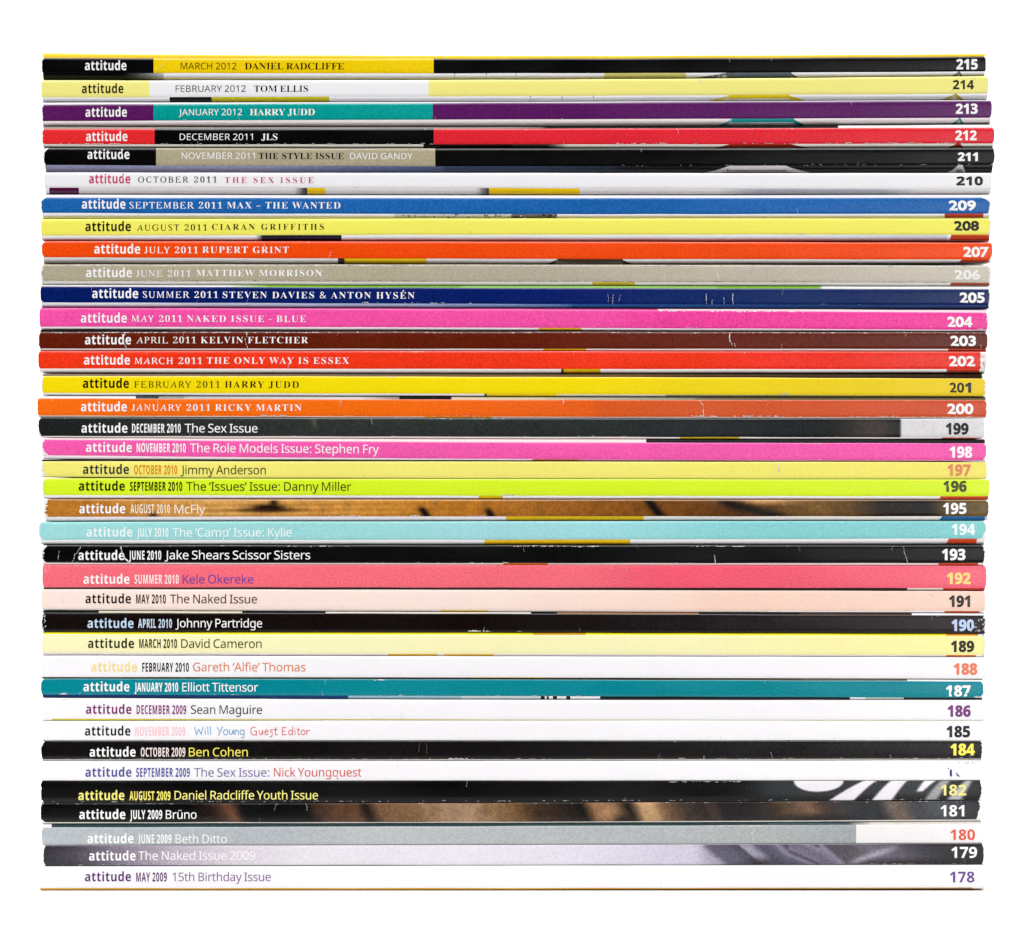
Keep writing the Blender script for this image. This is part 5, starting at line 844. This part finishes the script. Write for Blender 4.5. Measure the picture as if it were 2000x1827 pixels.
  seg=[(0, 2000, (0, 135, 148))], top=[(0, 1300, (40, 36, 22)), (1300, 1700, (60, 52, 40), (110, 106, 100)), (1700, 1772, (120, 116, 112)), (1772, 2000, W)],
  bot=[(0, 680, (8, 44, 104), (12, 64, 120)), (680, 900, (160, 196, 206)), (900, 1056, (206, 220, 222)), (1056, 1064, K), (1064, 1068, W), (1068, 1072, K), (1072, 1080, W), (1080, 1088, K), (1088, 1106, W), (1106, 1114, K), (1114, 1172, W), (1172, 1660, (16, 16, 20)), (1660, 1690, W), (1690, 1765, (190, 204, 190)), (1765, 2000, (18, 22, 24))],
  txt=[att(163, 253, 1350.5, INKW), cd('JANUARY 2010', 263, 348, 1351, INKW), hl('Elliott Tittensor', 356, 504, 1350.7, INKW), nb('187', 1848, 1895, 1360, INKW, 20.5, .6)],
  scuffs=[('T', 727, 742, 5, 2.5), ('B', 200, 1100, 12, .8), ('B', 116, 130, 8, 3.5), ('B', 1900, 1916, 8, 3)], corners=[('L', 1, 6, .3), ('R', 0, 9, .3), ('R', 1, 4, .3)], round=(4, 3), jag=(.8, 1)),
 dict(n=186, lab='white magazine with a plum masthead above an olive fold line, numbered 186', x=(83, 1922), t1=(1364.2, 1368, 1368.2), b1=(1404, 1405.8, 1406.8), b2=(1408.4, 1407.4, 1407.9),
  seg=WS, bot=[(0, 100, W), (100, 2000, (218, 206, 34), (206, 180, 50))], txt=[att(168, 257, 1394.5, (128, 38, 108)), cd('DECEMBER 2009', 267, 364, 1395, (134, 44, 112)), hl('Sean Maguire', 373, 512, 1394.5, (58, 52, 50)), nb('186', 1851, 1895, 1399.5, (122, 54, 124), 21)], round=(3, 2),
  scuffs=[('T', 120, 160, 4, 1)]),
 dict(n=185, lab='white magazine with blue and red handwritten names, numbered 185', x=(82, 1926), t1=(1409.2, 1408.2, 1408.7), b1=(1445.6, 1445.8, 1446.2), b2=(1446.9, 1446.7, 1447),
  seg=WS, bot=[(0, 2000, (230, 224, 220))], txt=[att(166, 255, 1437, (30, 24, 22)), cd('NOVEMBER 2009', 264, 362, 1437.3, (250, 202, 212)), nb('185', 1849, 1894, 1439.7, (28, 28, 28), 21)], hand=True, round=(5, 2)),
 dict(n=184, lab='black magazine with a yellow title and number 184', x=(81, 1919), t1=(1447.8, 1447.5, 1447.8), b1=(1483.5, 1483.3, 1482), b2=(1487, 1486.7, 1485.2),
  seg=[(0, 1500, (16, 13, 14)), (1500, 2000, (24, 21, 22))], bot=[(0, 2000, (206, 198, 190))],  # lighter black at the right end paints in a grey sheen
  txt=[att(175, 265, 1478, INKW), cd('OCTOBER 2009', 275, 362, 1478, (244, 226, 222)), hl('Ben Cohen', 369, 484, 1477.5, (248, 232, 96)), nb('184', 1857, 1903, 1475, (250, 238, 90), 21.5)],
  scuffs=[('B', 90, 1900, 60, .8), ('B', 870, 920, 8, 1.8)], cracks=[(820, .1, .6, .7, -2, 1, (120, 116, 116)), (832, .1, .7, .7, 2, 1, (120, 116, 116)), (1375, .8, 1, 1, 0, 1)], ends=[('R', 2.5)], jag=(1.4, 1.2), corners=[('L', 1, 9, .3)], round=(3, 2)),
 dict(n=183, lab='white magazine with an indigo masthead and rubbed off number', x=(81, 1919), t1=(1487.5, 1487.1, 1485.6), b1=(1524.2, 1524.2, 1523.4), b2=(1525.2, 1525.1, 1524.3),
  seg=WS, bot=[(0, 2000, (224, 214, 206))], txt=[att(167, 257, 1517.5, (84, 84, 156)), cd('SEPTEMBER 2009', 266, 371, 1517.7, (78, 76, 156)), hl('The Sex Issue:', 379, 526, 1517.3, (126, 112, 168)), hl('Nick Youngquest', 535, 706, 1517, (214, 92, 70))], torn=True,
  specks=[(1860, 1915, .02, .12, 8, (170, 150, 140))]),
 dict(n=182, lab='black magazine with white zebra stripes at right and yellow lettering, numbered 182', x=(80, 1917), t1=(1526.2, 1526, 1525.3), b1=(1567, 1565.4, 1561.8), b2=(1568.8, 1567.6, 1563), pic=pic_zebra, step=1.8, seg=WS, bot=[(0, 2000, (40, 34, 30))],
  txt=[att(153, 243, 1563, (252, 240, 130)), cd('AUGUST 2009', 253, 333, 1563.3, (252, 240, 120)), hl('Daniel Radcliffe Youth Issue', 341, 621, 1562, (252, 242, 140)), nb('182', 1837, 1887, 1553.8, (248, 236, 140), 20.6, .1)],
  scuffs=[('B', 100, 1900, 60, .9), ('T', 1290, 1440, 16, 1)], jag=(2.2, 2.2), round=(3, 4)),
 dict(n=181, lab='black magazine with tan skin toned picture patches along its spine, numbered 181', x=(80, 1917), t1=(1569.5, 1568.6, 1564), b1=(1606.2, 1605.5, 1600.6), b2=(1608.6, 1607.4, 1603.8), pic=pic_tan, seg=WS, bot=[(0, 2000, (226, 220, 212))],
  txt=[att(155, 245, 1600, INKW), cd('JULY 2009', 254, 317, 1600, INKW), hl('Br\u00fcno', 324, 384, 1599.5, INKW), nb('181', 1837, 1883, 1594.6, INKW, 21.5, .1)],
  corners=[('R', 0, 16, .8), ('L', 0, 10, .15)], ends=[('R', 4)], jag=(2, 1.6), round=(4, 3), scuffs=[('T', 100, 1900, 30, .6)]),
 dict(n=180, lab='light grey magazine with a white right end and red number 180', x=(82, 1919), t0=(1609, 1607.8, 1604.2), t1=(1616.4, 1613.8, 1610), b1=(1650.6, 1649.3, 1646.2), b2=(1651.6, 1650.2, 1647.4),
  seg=[(0, 700, (178, 184, 188)), (700, 1660, (186, 190, 192), (172, 176, 176)), (1660, 1672, (160, 166, 168)), (1672, 2000, (240, 236, 236))], top=[(0, 100, W), (100, 1500, (40, 62, 66)), (1500, 1660, (64, 84, 86)), (1660, 1700, (110, 116, 114), (206, 200, 194)), (1700, 2000, (222, 216, 210))], bot=[(0, 2000, (60, 58, 60))],
  txt=[att(171, 261, 1647.3, INKW), cd('JUNE 2009', 270, 335, 1647.6, (250, 248, 248)), hl('Beth Ditto', 343, 443, 1647.2, (246, 246, 248)), nb('180', 1856, 1904, 1640.8, (226, 78, 48), 20.3, .1)],
  cracks=[(1478, 0, .5, 2, -10, 2), (1468, .5, 1, 1.4, 4, 1.5)], scuffs=[('T', 1360, 1480, 24, 1.2), ('T', 1460, 1490, 8, 3)], jag=(1, .8)),
 dict(n=179, lab='magazine with a grey lavender draped cloth picture along its spine, numbered 179', x=(85, 1921), t1=(1652.4, 1651, 1648.3), b1=(1690.6, 1689.5, 1688), b2=(1692.4, 1690.8, 1689.4), pic=pic_drape, seg=WS, bot=[(0, 2000, (50,46,50))],
  txt=[att(174, 265, 1681, INKW), hl('The Naked Issue 2009', 270, 499, 1680, (250, 246, 250)), nb('179', 1858, 1908, 1675.6, INKW, 21, .1)],
  scuffs=[('B', 100, 500, 20, 1), ('B', 1700, 1900, 16, .8), ('T', 1300, 1370, 20, 1.6)], jag=(1.6, .8), round=(3, 6)),
 dict(n=178, lab='bottom magazine of the stack, white with a gold lower edge, numbered 178', x=(77, 1923), t1=(1693.4, 1691.7, 1690.2), b1=(1735, 1734.8, 1733.5), b2=(1738.8, 1738, 1736),
  seg=WS, bot=[(0, 1200, (214, 160, 30)), (1200, 1900, (206, 156, 50), (190, 150, 90)), (1900, 2000, W)], txt=[att(166, 256, 1721.7, (96, 40, 112)), cd('MAY 2009', 266, 326, 1722, (98, 40, 112)), hl('15th Birthday Issue', 337, 529, 1721.5, (134, 90, 146)), nb('178', 1855, 1903, 1723.8, (112, 72, 150), 21, .1)], round=(1.5, 4)),
]
# ------------------------------------------------------------------ build the stack
GROUP = 'magazines in the stack'
DEPTH = 0.222
mags = []
for i, d in enumerate(MAGS):
    m = Mag(d, random.Random(1000 + d['n']))
    mags.append(m)
wob = [make_wobble(random.Random(77 + i), 0.3) for i in range(len(mags) + 1)]
for i, m in enumerate(mags):
    m.wt = wob[i]; m.wb = wob[i + 1] if i + 1 < len(mags) else (lambda x: 0.0)
    if i:
        p = mags[i - 1]
        for k in range(3):
            if m.T0[k] < p.B2[k] + 0.35:
                mid = (m.T0[k] + p.B2[k]) / 2
                p.B2[k] = mid - 0.175; m.T0[k] = mid + 0.175
for m in mags:
    m.slope = ((m.T1[1] + m.B1[1]) - (m.T1[0] + m.B1[0])) / 2 / 920.0

def seg_fn(segs):
    out = [(s[0], s[1], s[2], s[3] if len(s) > 3 else s[2]) for s in segs]
    cache = {}
    # colours that differ only a little run into each other without a step
    soft = []
    for p, q in zip(out, out[1:]):
        if p[1] == q[0] and p[3] != q[2] and sum(abs(u - w) for u, w in zip(p[3], q[2])) < 60 and p[1] - p[0] > 150: soft.append((p[1], p[3], q[2]))
    def fn(x, v):
        for e, ca, cb in soft:
            if e - 140 <= x < e: return lin(mix(ca, cb, (x - e + 140) / 140))
        for a, b, c0, c1 in out:
            if a <= x < b:
                if c0 is c1:
                    if c0 not in cache: cache[c0] = lin(c0)
                    return cache[c0]
                return lin(mix(c0, c1, (x - a) / (b - a)))
        return lin(W)
    return fn
def seg_cuts(segs): return [q for s in segs for q in (s[0], s[1])]
def vnoise(x, y):
    h = lambda i, j: (math.sin(i * 127.1 + j * 311.7) * 43758.5453) % 1.0
    i, j = math.floor(x), math.floor(y); u, w = x - i, y - j
    u, w = u * u * (3 - 2 * u), w * w * (3 - 2 * w)
    return (h(i, j) * (1 - u) + h(i + 1, j) * u) * (1 - w) + (h(i, j + 1) * (1 - u) + h(i + 1, j + 1) * u) * w
def pic_fn(p, rng):
    def fn(x, v):
        c = p(x, v); q = (c[0] + c[1] + c[2]) / 3
        c = mix(c, (q, q, q), 0.0 if p is pic_wood else 0.18)
        g = 1 + {'pic_wood': 0.55, 'pic_tan': 0.6, 'pic_dusk': 0.2}.get(p.__name__, 0.0) * (0.34 * (vnoise(x / 17, v * 2.2) - 0.5) + 0.26 * (vnoise(x / 6 + 40, v * 5) - 0.5)) * (1.1 - 0.8 * q / 255) + 0.36 * (rng.random() - 0.5) * (1.05 - 0.95 * q / 255); a = 7 * rng.random()
        return lin(tuple(min(255, q * g + a) for q in c))
    return fn

ROW_S = [0, 0.03, 0.08, 0.15, 0.24, 0.36, 0.5, 0.64, 0.76, 0.85, 0.92, 0.97, 1.0]
ROW_B = [0, 0.3, 0.5, 0.64, 0.75, 0.84, 0.91, 0.96, 0.985, 1.0]
ROW_T = [0, 0.4, 0.75, 0.93, 1.0]

def sheet(bld, m, k, white):
    """the flat cover behind the fold: a thin card back to the fore edge"""
    c = lin(white)
    xs = [m.L + 1.0 + (m.R - m.L - 2.0) * q / 10 for q in range(11)]
    h = abs(m.e(1, 1000) - m.e(0, 1000)) if k == 0 else abs(m.e(3, 1000) - m.e(2, 1000))
    yf = m.y0 + max(0.0004, h * S * (1.2 if k == 0 else m.d.get('deep', 2.0))) * (0.83 if k == 0 else 0.68) + 0.00005
    yb = m.y0 + DEPTH
    th = 0.00009 * (1 if k == 0 else -1)
    e = 0 if k == 0 else 3
    lift = -0.00002 if k == 0 else 0.00002
    A = [(X(x), yf, Z(m.e(e, x)) + lift) for x in xs]; B = [(X(x), yb, Z(m.e(e, x)) + lift) for x in xs]
    A2 = [(p[0], p[1], p[2] - th) for p in A]; B2 = [(p[0], p[1], p[2] - th) for p in B]
    q = [c] * 4
    for i in range(10):
        f1 = [A[i], A[i + 1], B[i + 1], B[i]]; f2 = [A2[i], B2[i], B2[i + 1], A2[i + 1]]; f3 = [B[i], B[i + 1], B2[i + 1], B2[i]]
        for f in (f1, f2, f3):
            if k: f.reverse()
            bld.quad(f, q)
    for i in (0, 10):
        f = [A[i], B[i], B2[i], A2[i]]
        if (i == 0) == (k == 0): pass
        else: f.reverse()
        bld.quad(f, q)

def page_block(m, root, origin):
    vs, fs = [], []
    xs = [m.L + 1.5 + (m.R - m.L - 3.0) * q / 10 for q in range(11)]
    def prof(x):
        t0, t1, b1, b2 = (m.e(k, x) for k in range(4))
        h0, h1 = t1 - t0, b2 - b1
        p = []
        dd = 0.00025; iz = 1.3
        d0, d1 = max(0.0004, h0 * S * 1.2), max(0.0004, h1 * S * m.d.get('deep', 2.0))
        p.append((m.y0 + DEPTH - 0.0005, Z(t0 + iz)))
        p.append((m.y0 + d0 + dd + 0.0006, Z(t0 + iz)))
        p.append((m.y0 + dd + 0.0003, Z(t1 + iz)))
        p.append((m.y0 + dd + 0.0003, Z(b1 - iz)))
        p.append((m.y0 + d1 + dd + 0.0006, Z(b2 - iz)))
        p.append((m.y0 + DEPTH - 0.0005, Z(b2 - iz)))
        return [(X(x), a, b) for a, b in p]
    for x in xs: vs += prof(x)
    n = 6
    for i in range(10):
        for j in range(n):
            a, b = i * n + j, i * n + (j + 1) % n
            fs.append((a, a + n, b + n, b))
    fs.append(tuple(range(n))); fs.append(tuple(reversed(range(10 * n, 11 * n))))
    me = bpy.data.meshes.new('page_block')
    me.from_pydata([(x - origin[0], y - origin[1], z - origin[2]) for x, y, z in vs], [], fs)
    me.materials.append(PAGES)
    o = bpy.data.objects.new('page_block', me); col.objects.link(o); o.parent = root

HAND_BLUE = ['W', 'i', 'l', 'l', 'Y', 'o', 'u', 'n', 'g']
def hand_strokes():
    """the two handwritten names: pen strokes in layout units, baseline at zero"""
    def arc(cx, cy, rx, ry, a0, a1, n=10):
        return [(cx + rx * math.cos(math.radians(a0 + (a1 - a0) * k / n)), cy - ry * math.sin(math.radians(a0 + (a1 - a0) * k / n))) for k in range(n + 1)]
    b = 1435.5
    def sh(st, x, y=b): return [[(p[0] + x, p[1] + y) for p in s] for s in st]
    blue = []
    blue += sh([[(0, -15), (4, 0), (8, -11), (13, -1), (17, -16)]], 380)
    blue += sh([[(0, -9), (0.4, -0.5)], [(0, -13), (0.6, -13.6)]], 401)
    blue += sh([[(0, -16), (0.5, -0.5)]], 406) + sh([[(0, -16), (0.5, -0.5)]], 411)
    blue += sh([[(0, -15), (5, -7)], [(11, -16), (3, 1)]], 424)
    blue += sh([arc(0, -5, 4.2, 5.2, 90, 450, 14)], 441)
    blue += sh([[(0, -10), (0.5, -3), (3, -0.5), (6, -3), (7.5, -10), (8, -1)]], 448)
    blue += sh([[(0, -10), (0, 0), (0.4, -6), (4, -9.6), (6.5, -7), (7, 0)]], 459)
    blue += sh([arc(4, -5, 4, 4.6, 40, 330, 12), [(8, -9), (8, 3), (5.5, 6), (2, 4.5)]], 469)
    red = []
    red += sh([arc(6, -7.5, 6, 8, 50, 330, 14), [(11, -4.5), (11.5, -7), (6.5, -7)], [(11, -6), (11, 1)]], 490)
    red += sh([[(0, -9), (0.5, -3), (3, 0), (6, -3), (7, -9), (7.4, 0)]], 506)
    red += sh([[(0, -5), (6, -6), (5.6, -9), (3, -10), (0.3, -6), (0.6, -2), (3, 0), (7, -1.5)]], 517)
    red += sh([[(6, -9.5), (3, -10.5), (0.6, -8), (5, -4), (4, 3), (0, 4)]], 527)
    red += sh([[(3, -15), (3, -2), (5, 0), (7, -1)], [(0, -10), (7, -10.5)]], 535)
    red += sh([[(8, -14), (0.5, -14), (0.5, 0), (9, -0.5)], [(0.5, -7), (7, -7.5)]], 551)
    red += sh([arc(3.4, -4.6, 3.6, 4.6, 30, 330, 12), [(7.4, -16), (7.2, 0)]], 564)
    red += sh([[(0, -9), (0.2, 0)], [(0, -13), (0.6, -13.6)]], 576)
    red += sh([[(2.5, -14), (2.5, -2), (4, 0), (6, -1)], [(0, -9.5), (5.5, -10)]], 580)
    red += sh([arc(0, -4.7, 3.8, 4.8, 90, 450, 12)], 592)
    red += sh([[(0, -9), (0.3, 0), (0.6, -6), (3, -9), (6, -8.6)]], 599)
    return blue, red

def add_details(m, d, sp, bt):
    r = m.rng
    for q in d.get('ticks', ()):
        m.strip(bt, 'bottom', [((q - .7, 0.02), (q + .7, 0.02)), ((q - .8, 0.4), (q + .6, 0.4)), ((q - .9, 0.8), (q + .5, 0.8)), ((q - .9, 0.98), (q + .5, 0.98))], (20, 20, 20), 0.00003)
    for f in d.get('fins', ()): m.fin(bt, *f)
    for s in d.get('slant', ()): m.slantbox(bt, 'bottom', *s)
    for a, b, n in d.get('speckle', ()):
        for _ in range(n):
            t = r.random() ** 0.55
            x = a + (b - a) * t; v = r.uniform(0.02, 0.75); w = r.uniform(1, 5); h = r.uniform(0.1, 0.3)
            c = r.choice([(20, 18, 18), (40, 36, 36), (236, 232, 230), (10, 10, 10)])
            m.strip(bt, 'bottom', [((x, v), (x + w * .6, v - .02 if v > .1 else v)), ((x - w * .2, v + h * .5), (x + w, v + h * .6)), ((x + w * .2, min(.97, v + h)), (x + w * .7, min(.97, v + h)))], c, 0.00003 + 0.000002 * _ * 0.3)
    for e in d.get('ends', ()): m.worn_end(sp, e[0], e[1], c=e[2] if len(e) > 2 else (246, 244, 242), rough=e[3] if len(e) > 3 else 0.7)
    for c in d.get('corners', ()): m.corner(sp, *c)
    for s in d.get('scuffs', ()): m.scuff(sp, *s)
    for e, a, b, n in d.get('dark', ()): m.scuff(sp, e, a, b, n, 0.7, (96, 84, 60))
    for c in d.get('cracks', ()): m.crack(sp, *c)
    for x0, x1, v0, v1, n, c in d.get('specks', ()):
        for k in range(n):
            x = r.uniform(x0, x1 - 1); v = r.uniform(v0, v1 * .9); w = r.uniform(.8, 3.5); h = r.uniform(.03, .14)
            x = min(x, m.R - 3.5)
            m.strip(sp, 'spine', [((x, v), (x + w * .5, v)), ((x - w * .3, v + h * .5), (x + w * .7, v + h * .4)), ((x, min(1, v + h)), (x + w * .4, min(1, v + h)))], c, 0.00010 + 0.000001 * k)
    # short creases running in from the edges, and a few specks of lost ink
    dark_spine = 'pic' in d or d['seg'] is not WS
    for _ in range(4):
        x = r.uniform(m.L + 25, m.R - 25); ln = r.uniform(0.12, 0.4)
        a, b = (0.0, ln) if r.random() < 0.5 else (1 - ln, 1.0)
        g = r.uniform(170, 225)
        m.crack(sp, x, a, b, r.uniform(0.5, 0.9), r.uniform(-5, 5), 1.2, (g, g, g) if dark_spine else (208, 204, 204))
    for _ in range(2):
        m.corner(sp, r.choice('LR'), r.random() < 0.5, r.uniform(2, 5), r.uniform(0.1, 0.25))
    for _ in range(d.get('age', 5)):
        m.scuff(sp, r.choice('TB'), m.L + 20, m.R - 30, 1, 0.7)

for m in mags:
    d = m.d
    xm = (m.L + m.R) / 2
    origin = (X(xm), m.y0, Z(m.e(3, xm)))
    root = bpy.data.objects.new('magazine', None)
    root.empty_display_size = 0.02
    root.location = origin
    col.objects.link(root)
    root['label'] = d['lab']; root['category'] = 'magazine'; root['group'] = GROUP
    sp, bt, tp = Builder(), Builder(), Builder()
    if 'pic' in d:
        m.grid(sp, 'spine', pic_fn(d['pic'], m.rng), d.get('step', 2.4), [k / 20 for k in range(21)])
    else:
        m.grid(sp, 'spine', seg_fn(d['seg']), 14, ROW_S, seg_cuts(d['seg']))
    m.grid(bt, 'bottom', seg_fn(d['bot']), 14, ROW_B, seg_cuts(d['bot']))
    top = d.get('top') or d['seg']
    if 'top' not in d and 'pic' in d: top = [(0, 2000, d['pic'](600, 0.05))]
    m.grid(tp, 'top', seg_fn(top), 14, ROW_T, seg_cuts(top))
    add_details(m, d, sp, bt)
    tc = top[0][2]; bc = d['bot'][0][2]
    sheet(tp, m, 0, d.get('cover', tc)); sheet(bt, m, 3, bc)
    tp.build('front_cover', PRINT, root, origin)
    sp.build('spine', PRINT, root, origin)
    bt.build('back_cover', PRINT, root, origin)
    page_block(m, root, origin)
    for part, s, font, x0, x1, base, h, mode, sx, track, off, c in d['txt']:
        lettering(m, root, origin, part, text_polys(s, font, x0, x1, base, h, mode, sx, track), off, c)
    if d.get('hand'):
        blue, red = hand_strokes()
        ribbon_lettering(m, root, origin, 'headline_lettering', blue, 1.5, (70, 150, 206))
        ribbon_lettering(m, root, origin, 'headline_lettering', red, 1.5, (220, 84, 90))
    if d.get('torn'):
        c = (50, 44, 120)
        polys = [[(1850.4, 1500.2), (1853.4, 1500), (1853.6, 1502.6), (1851, 1502.2)], [(1854.6, 1504), (1859, 1503), (1859.4, 1516.8), (1854.8, 1516.8)],
                 [(1866.8, 1509.5), (1869.4, 1509), (1870.5, 1513), (1875.6, 1516.6), (1872.5, 1517.2), (1868.6, 1515.4)]]
        lettering(m, root, origin, 'issue_number', [[p] for p in polys], 0, c, False)
